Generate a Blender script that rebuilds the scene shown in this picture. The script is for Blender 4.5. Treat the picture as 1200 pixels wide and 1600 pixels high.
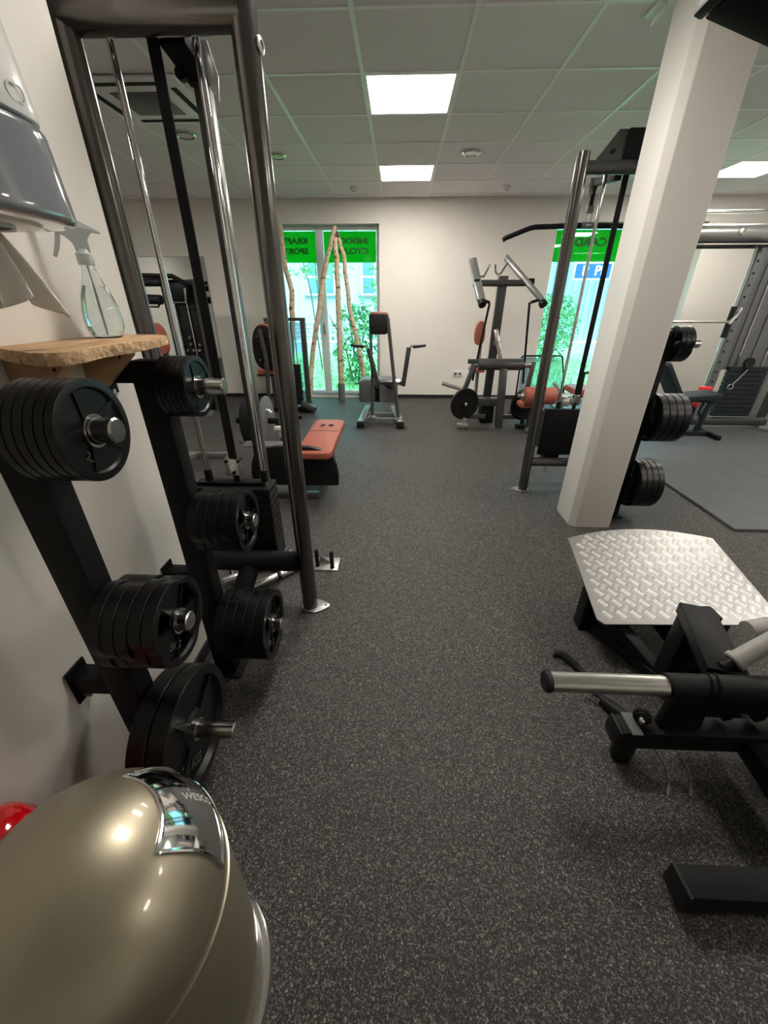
import bpy, bmesh, math, random
from mathutils import Vector, Matrix
random.seed(7)
for o in list(bpy.data.objects): bpy.data.objects.remove(o)
S = bpy.context.scene
PI = math.pi
# ------------------------------------------------------------------ camera, world, sun, exposure
cd = bpy.data.cameras.new('camera'); cam = bpy.data.objects.new('camera', cd); S.collection.objects.link(cam)
cd.sensor_fit = 'VERTICAL'; cd.sensor_height = 36.0; cd.lens = 36.0*612/1600; cd.clip_start = .02; cd.clip_end = 300
cam.location = (0, 0, 1.39); cam.rotation_euler = (math.radians(90-28.043), 0, math.radians(2.065))
S.camera = cam
w = bpy.data.worlds.new('sky'); S.world = w; w.use_nodes = True
bg = w.node_tree.nodes['Background']; bg.inputs[0].default_value = (.72, .88, 1, 1); bg.inputs[1].default_value = 8.5
sd = bpy.data.lights.new('sun', 'SUN'); sd.energy = 2.0; sd.angle = .3; sd.color = (1, .97, .9)
sun = bpy.data.objects.new('sun', sd); S.collection.objects.link(sun); sun.rotation_euler = (math.radians(48), math.radians(8), math.radians(20)); sun.location = (0, 12, 12)
S.view_settings.view_transform = 'Standard'; S.view_settings.look = 'None'
S.view_settings.gamma = 1; S.view_settings.use_curve_mapping = False
S.view_settings.exposure = 0.17
LAMP = 34.0

# ------------------------------------------------------------------ materials
def nt(name):
    m = bpy.data.materials.new(name); m.use_nodes = True
    return m, m.node_tree.nodes, m.node_tree.links, m.node_tree.nodes['Principled BSDF']
def M(name, c, rough=.5, metal=0, var=.08, scale=12, bump=0, bscale=60, coat=0, spec=None, trans=0, ior=1.45):
    m, n, l, b = nt(name)
    tc = n.new('ShaderNodeTexCoord'); nz = n.new('ShaderNodeTexNoise'); nz.inputs['Scale'].default_value = scale; nz.inputs['Detail'].default_value = 5
    l.new(tc.outputs['Object'], nz.inputs['Vector'])
    cr = n.new('ShaderNodeValToRGB'); l.new(nz.outputs['Fac'], cr.inputs['Fac'])
    cr.color_ramp.elements[0].position = .3; cr.color_ramp.elements[1].position = .7
    cr.color_ramp.elements[0].color = (*[v*(1-var) for v in c], 1); cr.color_ramp.elements[1].color = (*[min(1, v*(1+var)) for v in c], 1)
    l.new(cr.outputs['Color'], b.inputs['Base Color'])
    b.inputs['Roughness'].default_value = rough; b.inputs['Metallic'].default_value = metal
    b.inputs['Coat Weight'].default_value = coat; b.inputs['Coat Roughness'].default_value = .06
    b.inputs['Transmission Weight'].default_value = trans; b.inputs['IOR'].default_value = ior
    if spec is not None: b.inputs['Specular IOR Level'].default_value = spec
    if bump:
        n2 = n.new('ShaderNodeTexNoise'); n2.inputs['Scale'].default_value = bscale; n2.inputs['Detail'].default_value = 4
        l.new(tc.outputs['Object'], n2.inputs['Vector'])
        bp = n.new('ShaderNodeBump'); bp.inputs['Strength'].default_value = bump; bp.inputs['Distance'].default_value = .01
        l.new(n2.outputs['Fac'], bp.inputs['Height']); l.new(bp.outputs['Normal'], b.inputs['Normal'])
    return m
def floor_mat():
    m, n, l, b = nt('speckled_rubber')
    tc = n.new('ShaderNodeTexCoord')
    nz = n.new('ShaderNodeTexNoise'); nz.inputs['Scale'].default_value = 110; nz.inputs['Detail'].default_value = 1; l.new(tc.outputs['Object'], nz.inputs['Vector'])
    mx = n.new('ShaderNodeMix'); mx.data_type = 'VECTOR'; mx.inputs['Factor'].default_value = .012
    l.new(tc.outputs['Object'], mx.inputs[4]); l.new(nz.outputs['Color'], mx.inputs[5])
    vo = n.new('ShaderNodeTexVoronoi'); vo.inputs['Scale'].default_value = 330; l.new(mx.outputs[1], vo.inputs['Vector'])
    sp = n.new('ShaderNodeSeparateColor'); l.new(vo.outputs['Color'], sp.inputs[0])
    cr = n.new('ShaderNodeValToRGB'); l.new(sp.outputs[0], cr.inputs['Fac']); e = cr.color_ramp; e.interpolation = 'CONSTANT'
    e.elements[0].color = (.012, .011, .011, 1); e.elements[1].position = .50; e.elements[1].color = (.036, .032, .030, 1)
    for p, c in ((.70, (.085, .076, .070, 1)), (.86, (.15, .136, .124, 1)), (.965, (.26, .24, .21, 1))):
        q = e.elements.new(p); q.color = c
    big = n.new('ShaderNodeTexNoise'); big.inputs['Scale'].default_value = 1.3; l.new(tc.outputs['Object'], big.inputs['Vector'])
    mr = n.new('ShaderNodeMapRange'); mr.inputs[3].default_value = .8; mr.inputs[4].default_value = 1.2; l.new(big.outputs['Fac'], mr.inputs[0])
    mm = n.new('ShaderNodeVectorMath'); mm.operation = 'SCALE'; l.new(cr.outputs['Color'], mm.inputs[0]); l.new(mr.outputs[0], mm.inputs['Scale'])
    l.new(mm.outputs[0], b.inputs['Base Color']); b.inputs['Roughness'].default_value = .62; b.inputs['Specular IOR Level'].default_value = .45
    bp = n.new('ShaderNodeBump'); bp.inputs['Strength'].default_value = .35; bp.inputs['Distance'].default_value = .002
    l.new(vo.outputs['Distance'], bp.inputs['Height']); l.new(bp.outputs['Normal'], b.inputs['Normal'])
    return m
def emit(name, c, s):
    m = bpy.data.materials.new(name); m.use_nodes = True; n = m.node_tree.nodes; n.clear()
    e = n.new('ShaderNodeEmission'); e.inputs[0].default_value = (*c, 1); e.inputs[1].default_value = s
    o = n.new('ShaderNodeOutputMaterial'); m.node_tree.links.new(e.outputs[0], o.inputs[0]); return m
def film(name, col, gloss=.06, transl=0.0, tcol=(1, 1, 1)):
    m = bpy.data.materials.new(name); m.use_nodes = True; n = m.node_tree.nodes; l = m.node_tree.links; n.clear()
    t = n.new('ShaderNodeBsdfTransparent'); t.inputs[0].default_value = (*col, 1)
    g = n.new('ShaderNodeBsdfGlossy'); g.inputs['Roughness'].default_value = .02
    f = n.new('ShaderNodeFresnel'); f.inputs[0].default_value = 1.45
    mx = n.new('ShaderNodeMixShader'); l.new(f.outputs[0], mx.inputs[0]); l.new(t.outputs[0], mx.inputs[1]); l.new(g.outputs[0], mx.inputs[2])
    o = n.new('ShaderNodeOutputMaterial'); last = mx
    if transl:
        tr = n.new('ShaderNodeBsdfTranslucent'); tr.inputs[0].default_value = (*tcol, 1)
        m2 = n.new('ShaderNodeMixShader'); m2.inputs[0].default_value = transl; l.new(mx.outputs[0], m2.inputs[1]); l.new(tr.outputs[0], m2.inputs[2]); last = m2
    l.new(last.outputs[0], o.inputs[0]); return m
def birch_mat():
    m, n, l, b = nt('birch_bark'); tc = n.new('ShaderNodeTexCoord'); mp = n.new('ShaderNodeMapping'); mp.inputs['Scale'].default_value = (9, 9, 20)
    l.new(tc.outputs['Object'], mp.inputs[0]); nz = n.new('ShaderNodeTexNoise'); nz.inputs['Scale'].default_value = 1.1; nz.inputs['Detail'].default_value = 4
    l.new(mp.outputs[0], nz.inputs['Vector']); cr = n.new('ShaderNodeValToRGB'); l.new(nz.outputs['Fac'], cr.inputs[0])
    e = cr.color_ramp; e.elements[0].position = .33; e.elements[0].color = (.09, .055, .035, 1); e.elements[1].position = .39; e.elements[1].color = (.50, .37, .22, 1)
    q = e.elements.new(.62); q.color = (.66, .56, .42, 1)
    l.new(cr.outputs[0], b.inputs['Base Color']); b.inputs['Roughness'].default_value = .7; return m
def wood_mat():
    m, n, l, b = nt('oak_board'); tc = n.new('ShaderNodeTexCoord'); mp = n.new('ShaderNodeMapping'); mp.inputs['Scale'].default_value = (30, 4, 30)
    l.new(tc.outputs['Object'], mp.inputs[0]); nz = n.new('ShaderNodeTexNoise'); nz.inputs['Scale'].default_value = 1.4; nz.inputs['Detail'].default_value = 8; nz.inputs['Distortion'].default_value = 1.5
    l.new(mp.outputs[0], nz.inputs['Vector']); cr = n.new('ShaderNodeValToRGB'); l.new(nz.outputs['Fac'], cr.inputs[0])
    e = cr.color_ramp; e.elements[0].position = .3; e.elements[0].color = (.34, .19, .085, 1); e.elements[1].position = .6; e.elements[1].color = (.62, .41, .22, 1)
    l.new(cr.outputs[0], b.inputs['Base Color']); b.inputs['Roughness'].default_value = .55
    bp = n.new('ShaderNodeBump'); bp.inputs['Strength'].default_value = .3; bp.inputs['Distance'].default_value = .004; l.new(nz.outputs['Fac'], bp.inputs['Height']); l.new(bp.outputs[0], b.inputs['Normal']); return m
def brushed(name, c, rough, sc=(2, 60, 60)):
    m, n, l, b = nt(name); tc = n.new('ShaderNodeTexCoord'); mp = n.new('ShaderNodeMapping'); mp.inputs['Scale'].default_value = sc
    l.new(tc.outputs['Object'], mp.inputs[0]); nz = n.new('ShaderNodeTexNoise'); nz.inputs['Scale'].default_value = 3; nz.inputs['Detail'].default_value = 6; l.new(mp.outputs[0], nz.inputs['Vector'])
    mr = n.new('ShaderNodeMapRange'); mr.inputs[3].default_value = rough*.7; mr.inputs[4].default_value = rough*1.4; l.new(nz.outputs['Fac'], mr.inputs[0]); l.new(mr.outputs[0], b.inputs['Roughness'])
    b.inputs['Base Color'].default_value = (*c, 1); b.inputs['Metallic'].default_value = 1; return m
def column_mat():
    m, n, l, b = nt('column_paint'); tc = n.new('ShaderNodeTexCoord')
    nz = n.new('ShaderNodeTexNoise'); nz.inputs['Scale'].default_value = 7; nz.inputs['Detail'].default_value = 9; nz.inputs['Roughness'].default_value = .7; l.new(tc.outputs['Object'], nz.inputs['Vector'])
    cr = n.new('ShaderNodeValToRGB'); l.new(nz.outputs['Fac'], cr.inputs[0]); cr.color_ramp.elements[0].position = .27; cr.color_ramp.elements[0].color = (.62, .60, .57, 1)
    cr.color_ramp.elements[1].position = .36; cr.color_ramp.elements[1].color = (.73, .705, .66, 1)
    l.new(cr.outputs[0], b.inputs['Base Color']); b.inputs['Roughness'].default_value = .5; return m
WALL = M('white_wall_paint', (.79, .755, .70), .75, var=.015, scale=3, bump=.08, bscale=200)
COLM = column_mat()
CEIL = M('ceiling_tile', (.90, .865, .88), .9, var=.02, scale=40, bump=.1, bscale=300)
GRID = M('ceiling_grid_white', (.95, .96, .94), .4, var=.0)
FLOOR = floor_mat()
BLK = M('black_powder_coat', (.006, .006, .0065), .5, var=.2, bump=.04, bscale=900, spec=.22)
BLK2 = M('matt_black_steel', (.009, .009, .010), .5, var=.15, spec=.25)
GUN = M('anthracite_gloss_paint', (.13, .12, .115), .22, .85, var=.1, scale=4, coat=.35)
GREYF = M('dark_grey_frame', (.065, .065, .065), .35, .4, var=.08, coat=.3)
SILV = M('silver_frame', (.34, .34, .335), .34, .7, var=.05)
CHR = M('chrome', (.80, .80, .80), .08, 1, var=.02)
STEEL = brushed('brushed_steel', (.62, .60, .57), .28, (.5, 12, 12))
RUB = M('black_rubber_plate', (.0045, .0045, .005), .34, var=.25, scale=25, bump=.03, bscale=400, spec=.32)
RUB2 = M('black_rubber_mat', (.03, .03, .03), .8)
SATIN = M('satin_chrome', (.85, .85, .84), .32, 1, var=.02)
PEG = M('dark_polished_steel', (.50, .49, .48), .2, 1, var=.04)
LETTER = M('grey_lettering', (.09, .09, .09), .4)
RED = M('brick_red_vinyl', (.36, .095, .062), .5, var=.06, bump=.05, bscale=300)
SHELL = M('black_plastic_shell', (.007, .007, .007), .45, spec=.4)
GREYP = M('grey_plastic', (.12, .125, .13), .45)
BRONZE = M('taupe_metallic_enamel', (.34, .30, .22), .38, .72, var=.02, scale=3, coat=.45)
REDG = M('glossy_red_enamel', (.62, .005, .008), .12, coat=1)
WPL = M('white_plastic', (.70, .70, .67), .3, var=.01, coat=.4)
SMOKE = M('smoky_grey_plastic', (.20, .21, .24), .12, var=.03, coat=1)
PAPER = M('white_paper_towel', (.78, .75, .68), .9, bump=.25, bscale=250)
CLEAR = M('clear_plastic', (.95, .98, .98), .02, var=0, trans=1, ior=1.38)
WATER = M('clear_cleaning_liquid', (.90, .98, 1), .0, var=0, trans=1, ior=1.33)
CLPL = M('milky_white_plastic', (.66, .72, .74), .3, var=.01, trans=.15)
WOOD = wood_mat(); BIRCH = birch_mat()
PINE = M('pale_wood_block', (.42, .26, .13), .6, var=.15, scale=30)
BARK = M('rough_sawn_edge', (.52, .34, .19), .85, var=.35, scale=60, bump=.8, bscale=60)
PVC = M('white_window_frame', (.72, .76, .76), .35, var=.01)
GLASS = film('tinted_window_glass', (.62, .92, .90))
FILM = film('green_window_film', (.0, .22, .02), transl=.75, tcol=(0, .38, .05))
FILMT = M('dark_green_lettering', (.0, .06, .015), .6)
PERSP = film('clear_acrylic_panel', (.62, .72, .76), transl=.15, tcol=(.8, .85, .9))
MIRR = M('mirror_glass', (.78, .82, .80), .02, 1, var=0)
GRASS = M('lawn_green', (.26, .42, .16), .9, var=.5, scale=6, bump=.5, bscale=80)
LEAF = M('leaf_green', (.22, .40, .20), .6, var=.4, scale=5)
TRUNK = M('tree_bark', (.12, .09, .06), .9, var=.3)
ROAD = M('pale_asphalt', (.34, .36, .38), .85)
FACADE = M('pale_facade_plaster', (.46, .48, .50), .9)
CORR = M('corrugated_grey_wall', (.30, .33, .40), .6)
BRICKM = M('low_wall_stone', (.45, .36, .40), .9, var=.25)
WGL = M('dark_window_pane', (.10, .16, .20), .15)
BLUE = M('blue_sign_paint', (.006, .05, .32), .5)
WHT = M('white_sign_paint', (.85, .85, .85), .5)
MATM = M('grey_rubber_tile', (.085, .088, .090), .55, var=.1, scale=9, bump=.1, bscale=400)
ALU = M('checker_aluminium', (.36, .355, .345), .42, 1, var=.06, scale=20)  # same metal as the ribs, darkened so their bright strokes stand out
ALUB = M('checker_aluminium_ribs', (.80, .79, .765), .33, 1, var=.03)  # lighter copy of the plate metal, rib highlights put into the colour
GRIP = M('grey_roller_foam', (.34, .33, .31), .5, var=.08, scale=30)
BASEB = M('dark_baseboard', (.015, .015, .015), .5)
PANEL = emit('light_panel_glow', (1, .93, .84), LAMP)
DARK = M('dark_slot', (.005, .005, .005), .8)
REDP = M('red_plastic', (.70, .03, .05), .35)
BLUEG = M('blue_grey_vinyl', (.013, .018, .023), .5, spec=.35)

# ------------------------------------------------------------------ mesh helpers
def basis(d, up=None):
    d = Vector(d).normalized()
    u = Vector(up) if up else (Vector((0, 0, 1)) if abs(d.z) < .95 else Vector((0, 1, 0)))
    s = d.cross(u).normalized(); return d, s, s.cross(d).normalized()
class MB:
    def __init__(s): s.v = []; s.f = []
    def add(s, vs, fs):
        k = len(s.v); s.v += [Vector(p) for p in vs]; s.f += [tuple(i+k for i in f) for f in fs]; return s
    def box(s, a, b):
        x0, y0, z0 = a; x1, y1, z1 = b
        return s.add([(x0,y0,z0),(x1,y0,z0),(x1,y1,z0),(x0,y1,z0),(x0,y0,z1),(x1,y0,z1),(x1,y1,z1),(x0,y1,z1)],
                     [(0,3,2,1),(4,5,6,7),(0,1,5,4),(1,2,6,5),(2,3,7,6),(3,0,4,7)])
    def cbox(s, c, d): return s.box([c[i]-d[i]/2 for i in range(3)], [c[i]+d[i]/2 for i in range(3)])
    def bar(s, p0, p1, wd, ht, up=None):
        p0 = Vector(p0); p1 = Vector(p1); d, sd, u = basis(p1-p0, up); q = []
        for p in (p0, p1):
            for a, b in ((-1,-1),(1,-1),(1,1),(-1,1)): q.append(p+sd*a*wd/2+u*b*ht/2)
        return s.add(q, [(0,1,2,3),(7,6,5,4),(0,4,5,1),(1,5,6,2),(2,6,7,3),(3,7,4,0)])
    def tube(s, pts, r, n=16, r1=None):
        pts = [Vector(p) for p in pts]; N = len(pts); q = []; prev = None
        for i, p in enumerate(pts):
            if i == 0: t = pts[1]-p
            elif i == N-1: t = p-pts[i-1]
            else: t = ((p-pts[i-1]).normalized()+(pts[i+1]-p).normalized())
            t.normalize()
            if prev is None: _, a, b = basis(t); b = t.cross(a)
            else:
                a = prev - t*prev.dot(t); a.normalize(); b = t.cross(a)
            prev = a; rr = r if r1 is None else r+(r1-r)*i/(N-1)
            sc = 1
            for k in range(n):
                g = 2*PI*k/n; q.append(p+(a*math.cos(g)+b*math.sin(g))*rr*sc)
        fs = [(i*n+k, i*n+(k+1) % n, (i+1)*n+(k+1) % n, (i+1)*n+k) for i in range(N-1) for k in range(n)]
        fs += [tuple(reversed(range(n))), tuple(range((N-1)*n, N*n))]
        return s.add(q, fs)
    def cyl(s, p0, p1, r, n=24, r1=None): return s.tube([p0, p1], r, n, r1)
    def lathe(s, prof, o=(0,0,0), ax=(0,0,1), n=40, closed=False):
        # prof: (radius, height) pairs; radius may be a function of angle
        d, a, b = basis(ax); o = Vector(o); q = []; m = len(prof)
        for (r, h) in prof:
            for k in range(n):
                g = 2*PI*k/n; rr = r(g) if callable(r) else r
                q.append(o+d*h+(a*math.cos(g)+b*math.sin(g))*rr)
        fs = []
        for i in range(m if closed else m-1):
            j = (i+1) % m
            for k in range(n): fs.append((i*n+k, i*n+(k+1) % n, j*n+(k+1) % n, j*n+k))
        if not closed: fs += [tuple(reversed(range(n))), tuple(range((m-1)*n, m*n))]
        return s.add(q, fs)
    def prism(s, poly, o, ex, ey, dz):
        # poly in the (ex, ey) plane at o, extruded along vector dz
        o = Vector(o); ex = Vector(ex); ey = Vector(ey); dz = Vector(dz); n = len(poly)
        q = [o+ex*a+ey*b for a, b in poly]+[o+ex*a+ey*b+dz for a, b in poly]
        return s.add(q, [tuple(reversed(range(n))), tuple(range(n, 2*n))]+[(i, (i+1) % n, n+(i+1) % n, n+i) for i in range(n)])
    def build(s, name, mat, parent=None, bevel=0, seg=2, local=False, sharp=35, kind=None):
        me = bpy.data.meshes.new(name); bm = bmesh.new()
        off = parent_loc(parent) if (parent and not local) else Vector((0,0,0))
        vs = [bm.verts.new(p-off) for p in s.v]
        for f in s.f:
            try: bm.faces.new([vs[i] for i in f])
            except ValueError: pass
        bm.normal_update(); bmesh.ops.recalc_face_normals(bm, faces=bm.faces)
        if bevel:
            es = [e for e in bm.edges if len(e.link_faces) == 2 and e.calc_face_angle(0) > .6]
            bmesh.ops.bevel(bm, geom=es, offset=bevel, segments=seg, affect='EDGES', profile=.5, clamp_overlap=True)
        for f in bm.faces: f.smooth = True
        for e in bm.edges:
            if len(e.link_faces) == 2 and e.calc_face_angle(0) > math.radians(sharp): e.smooth = False
        bm.to_mesh(me); bm.free()
        o = bpy.data.objects.new(name, me); me.materials.append(mat); S.collection.objects.link(o)
        if parent: o.parent = parent
        if kind: o['kind'] = kind
        return o
def parent_loc(p):
    v = Vector((0,0,0))
    while p: v += p.location; p = p.parent
    return v
def tag(o, label, cat, group=None):
    o['label'] = label; o['category'] = cat
    if group: o['group'] = group
    return o
def thing(name, loc, label, cat, group=None):
    o = bpy.data.objects.new(name, None); o.empty_display_size = .1; o.location = loc; S.collection.objects.link(o); return tag(o, label, cat, group)
def text_mesh(body, size, depth=.002, align='CENTER', bold=0):
    c = bpy.data.curves.new('txt', 'FONT'); c.body = body; c.size = size; c.extrude = depth/2; c.align_x = align; c.align_y = 'CENTER'; c.offset = bold; c.resolution_u = 4
    o = bpy.data.objects.new('txt', c); S.collection.objects.link(o); bpy.context.view_layer.update()
    me = bpy.data.meshes.new_from_object(o.evaluated_get(bpy.context.evaluated_depsgraph_get()))
    vs = [v.co.copy() for v in me.vertices]; fs = [tuple(p.vertices) for p in me.polygons]
    bpy.data.objects.remove(o); bpy.data.curves.remove(c); bpy.data.meshes.remove(me)
    return vs, fs
def text(name, body, size, o, ex, ey, mat, parent, depth=.002, bold=0, ez=None, align='CENTER'):
    vs, fs = text_mesh(body, size, depth, align, bold); o = Vector(o); ex = Vector(ex); ey = Vector(ey); ez = Vector(ez) if ez else ex.cross(ey)
    return MB().add([o+ex*v.x+ey*v.y+ez*v.z for v in vs], fs).build(name, mat, parent)
def struct(mb, name, mat, parent=None, **k):
    o = mb.build(name, mat, parent, **k)
    if not parent: o['kind'] = 'structure'
    return o
def rrect(w_, h_, r, n=5):
    P = []
    for cx, cy, a in ((w_/2-r, h_/2-r, 0), (-w_/2+r, h_/2-r, 90), (-w_/2+r, -h_/2+r, 180), (w_/2-r, -h_/2+r, 270)):
        for k in range(n+1):
            g = math.radians(a+90*k/n); P.append((cx+r*math.cos(g), cy+r*math.sin(g)))
    return P
def arc(c, r, a0, a1, n, ex, ey):
    c = Vector(c); ex = Vector(ex); ey = Vector(ey)
    return [c+ex*r*math.cos(a0+(a1-a0)*i/n)+ey*r*math.sin(a0+(a1-a0)*i/n) for i in range(n+1)]

# ------------------------------------------------------------------ the room
X0, X1, Y0, Y1, HC = -5.2, 5.6, -2.3, 6.67, 2.65
fl = struct(MB().box((X0, Y0, -.1), (X1, Y1+.3, 0)), 'floor', FLOOR)
# back wall with two window openings
WIN = [(-2.02, -.31), (2.15, 4.17)]; WZ0, WZ1 = .03, 2.37
b = MB(); xs = [X0, WIN[0][0], WIN[0][1], WIN[1][0], WIN[1][1], X1]
for i in (0, 2, 4): b.box((xs[i], Y1, 0), (xs[i+1], Y1+.3, HC+.12))
for a, c in WIN: b.box((a, Y1, WZ1), (c, Y1+.3, HC+.12)); b.box((a, Y1, 0), (c, Y1+.3, WZ0))
struct(b, 'wall_back', WALL)
struct(MB().box((-1.0, Y0, 0), (-.845, 1.35, HC+.12)), 'wall_left', WALL)
struct(MB().box((X0-.15, Y0, 0), (X0, Y1+.3, HC+.12)), 'wall_far_left', WALL)
struct(MB().box((X1, Y0, 0), (X1+.15, Y1+.3, HC+.12)), 'wall_right', WALL)
struct(MB().box((X0-.15, Y0-.15, 0), (X1+.15, Y0, HC+.12)), 'wall_front', WALL)
b = MB()
for x0, x1 in ((X0, WIN[0][0]), (WIN[0][1], WIN[1][0]), (WIN[1][1], X1)): b.box((x0, Y1-.012, 0), (x1, Y1, .055))
struct(b, 'baseboard_back', BASEB)
struct(MB().box((X1-.012, Y0, 0), (X1, Y1-.012, .055)), 'baseboard_right', BASEB)
struct(MB().box((-.845, Y0, 0), (-.833, 1.35, .055)).box((-1.0, 1.35, 0), (-.833, 1.362, .055)), 'baseboard_left', BASEB)
# square column with a chamfered corner
cx0, cx1, cy0, cy1, ch = 1.22, 1.495, 2.43, 2.69, .036
col = struct(MB().prism([(cx0+ch, cy0), (cx1-.006, cy0), (cx1, cy0+.006), (cx1, cy1), (cx0, cy1), (cx0, cy0+ch)], (0,0,0), (1,0,0), (0,1,0), (0,0,HC)), 'column', COLM, bevel=.003)
# ceiling: slab, tiles, grid
ce = struct(MB().box((X0, Y0, HC+.03), (X1, Y1, HC+.12)), 'ceiling', CEIL)
TG = .61; gx0, gy0 = -.26, 3.42
ix0 = math.floor((X0-gx0)/TG); ix1 = math.ceil((X1-gx0)/TG); iy0 = math.floor((Y0-gy0)/TG); iy1 = math.ceil((Y1-gy0)/TG)
LIGHTS = [(0, 0), (0, 3), (0, -3), (6, 3), (6, 0), (6, -3), (6, -6), (-6, 0)]  # rearmost right panel is unseen, added to brighten the left wall
CASS = (-3, 0)
tile_me = None
for i in range(ix0, ix1):
    for j in range(iy0, iy1):
        if (i, j) in LIGHTS or (i, j) == CASS: continue
        a0, a1 = max(gx0+i*TG, X0), min(gx0+(i+1)*TG, X1); b0, b1 = max(gy0+j*TG, Y0), min(gy0+(j+1)*TG, Y1)
        if a1-a0 < .02 or b1-b0 < .02: continue
        full = abs(a1-a0-TG) < 1e-4 and abs(b1-b0-TG) < 1e-4
        if full and tile_me:
            o = bpy.data.objects.new('ceiling_tile', tile_me); S.collection.objects.link(o); o.parent = ce
        else:
            o = MB().box((.004, .004, 0), (a1-a0-.004, b1-b0-.004, .024)).build('ceiling_tile', CEIL, ce, local=True, bevel=.003, seg=1)
            if full: tile_me = o.data
        o.location = (a0, b0, HC+.004)
for i in range(ix0, ix1+1):
    x = gx0+i*TG
    if X0 < x < X1: MB().box((x-.012, Y0, HC-.001), (x+.012, Y1, HC+.006)).build('grid_runner', GRID, ce)
for j in range(iy0, iy1+1):
    y = gy0+j*TG
    if Y0 < y < Y1: MB().box((X0, y-.010, HC-.0005), (X1, y+.010, HC+.006)).build('grid_runner', GRID, ce)
LL = {(0, 0): 'nearer of the two bright square ceiling panels in the middle aisle', (0, 3): 'farther of the two bright square ceiling panels near the back wall',
      (6, 3): 'bright square ceiling panel at the right edge beyond the column'}
for (i, j) in LIGHTS:
    x, y = gx0+i*TG, gy0+j*TG
    t = thing('ceiling_light', (x+TG/2, y+TG/2, HC), LL.get((i, j), 'unseen square ceiling light panel, %s, %s' % ({3: 'level with the far aisle light', 0: 'level with the near aisle light', -3: 'over the machines beside the camera', -6: 'added level with the camera'}[j], {0: 'middle of the room', 6: 'right side', -6: 'far left side'}[i])), 'ceiling light', 'square light panels in the ceiling')
    f = MB()
    for p in (((x+.012, y+.012, HC-.002), (x+TG-.012, y+.026, HC+.02)), ((x+.012, y+TG-.026, HC-.002), (x+TG-.012, y+TG-.012, HC+.02)), ((x+.012, y+.026, HC-.002), (x+.026, y+TG-.026, HC+.02)), ((x+TG-.026, y+.026, HC-.002), (x+TG-.012, y+TG-.026, HC+.02))): f.box(*p)
    f.build('frame', GRID, t)
    MB().box((x+.026, y+.026, HC+.002), (x+TG-.026, y+TG-.026, HC+.012)).build('diffuser', PANEL, t)
# air conditioning cassette
x, y = gx0+CASS[0]*TG, gy0+CASS[1]*TG
t = thing('air_conditioning_cassette', (x+TG/2, y+TG/2, HC), 'square air conditioning cassette in the ceiling seen between the left machine posts', 'air conditioner')
MB().box((x-.05, y-.05, HC-.02), (x+TG+.05, y+TG+.05, HC-.002)).build('fascia', GRID, t, bevel=.008)
MB().box((x+.13, y+.13, HC-.026), (x+TG-.13, y+TG-.13, HC-.02)).build('intake_grille', GREYP, t, bevel=.004)
for p in (((x+.08, y+.0, HC-.023), (x+TG-.08, y+.04, HC-.019)), ((x+.08, y+TG-.04, HC-.023), (x+TG-.08, y+TG, HC-.019)), ((x, y+.08, HC-.023), (x+.04, y+TG-.08, HC-.019)), ((x+TG-.04, y+.08, HC-.023), (x+TG, y+TG-.08, HC-.019))):
    MB().box(*p).build('air_slot', DARK, t)
# round ceiling fittings
for (x, y, r, lab) in ((-1.21, 4.92, .09, 'round chrome-rimmed ceiling speaker left of the aisle lights'), (.65, 4.89, .09, 'round chrome-rimmed ceiling speaker right of the aisle lights'), (-1.84, 4.36, .09, 'round ceiling speaker seen between the left machine posts')):
    t = thing('ceiling_speaker', (x, y, HC), lab, 'ceiling speaker', 'round speakers in the ceiling')
    MB().lathe([(r, 0), (r, -.006), (r-.012, -.014), (r-.022, -.008), (r-.022, 0)], (x, y, HC), n=32).build('rim', CHR, t)
    MB().cyl((x, y, HC-.004), (x, y, HC-.009), r-.024, 28).build('grille', WPL, t)
for (x, y, lab) in ((-.59, 6.12, 'small smoke detector on the ceiling left of the far light'), (1.28, 6.13, 'small smoke detector on the ceiling right of the far light')):
    t = thing('smoke_detector', (x, y, HC), lab, 'smoke detector', 'small detectors on the ceiling')
    MB().lathe([(.05, 0), (.05, -.012), (.035, -.03), (.02, -.034)], (x, y, HC), n=24).build('housing', WPL, t)
    MB().cyl((x, y, HC-.034), (x, y, HC-.038), .012, 12).build('sensor', GREYP, t)

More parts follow.
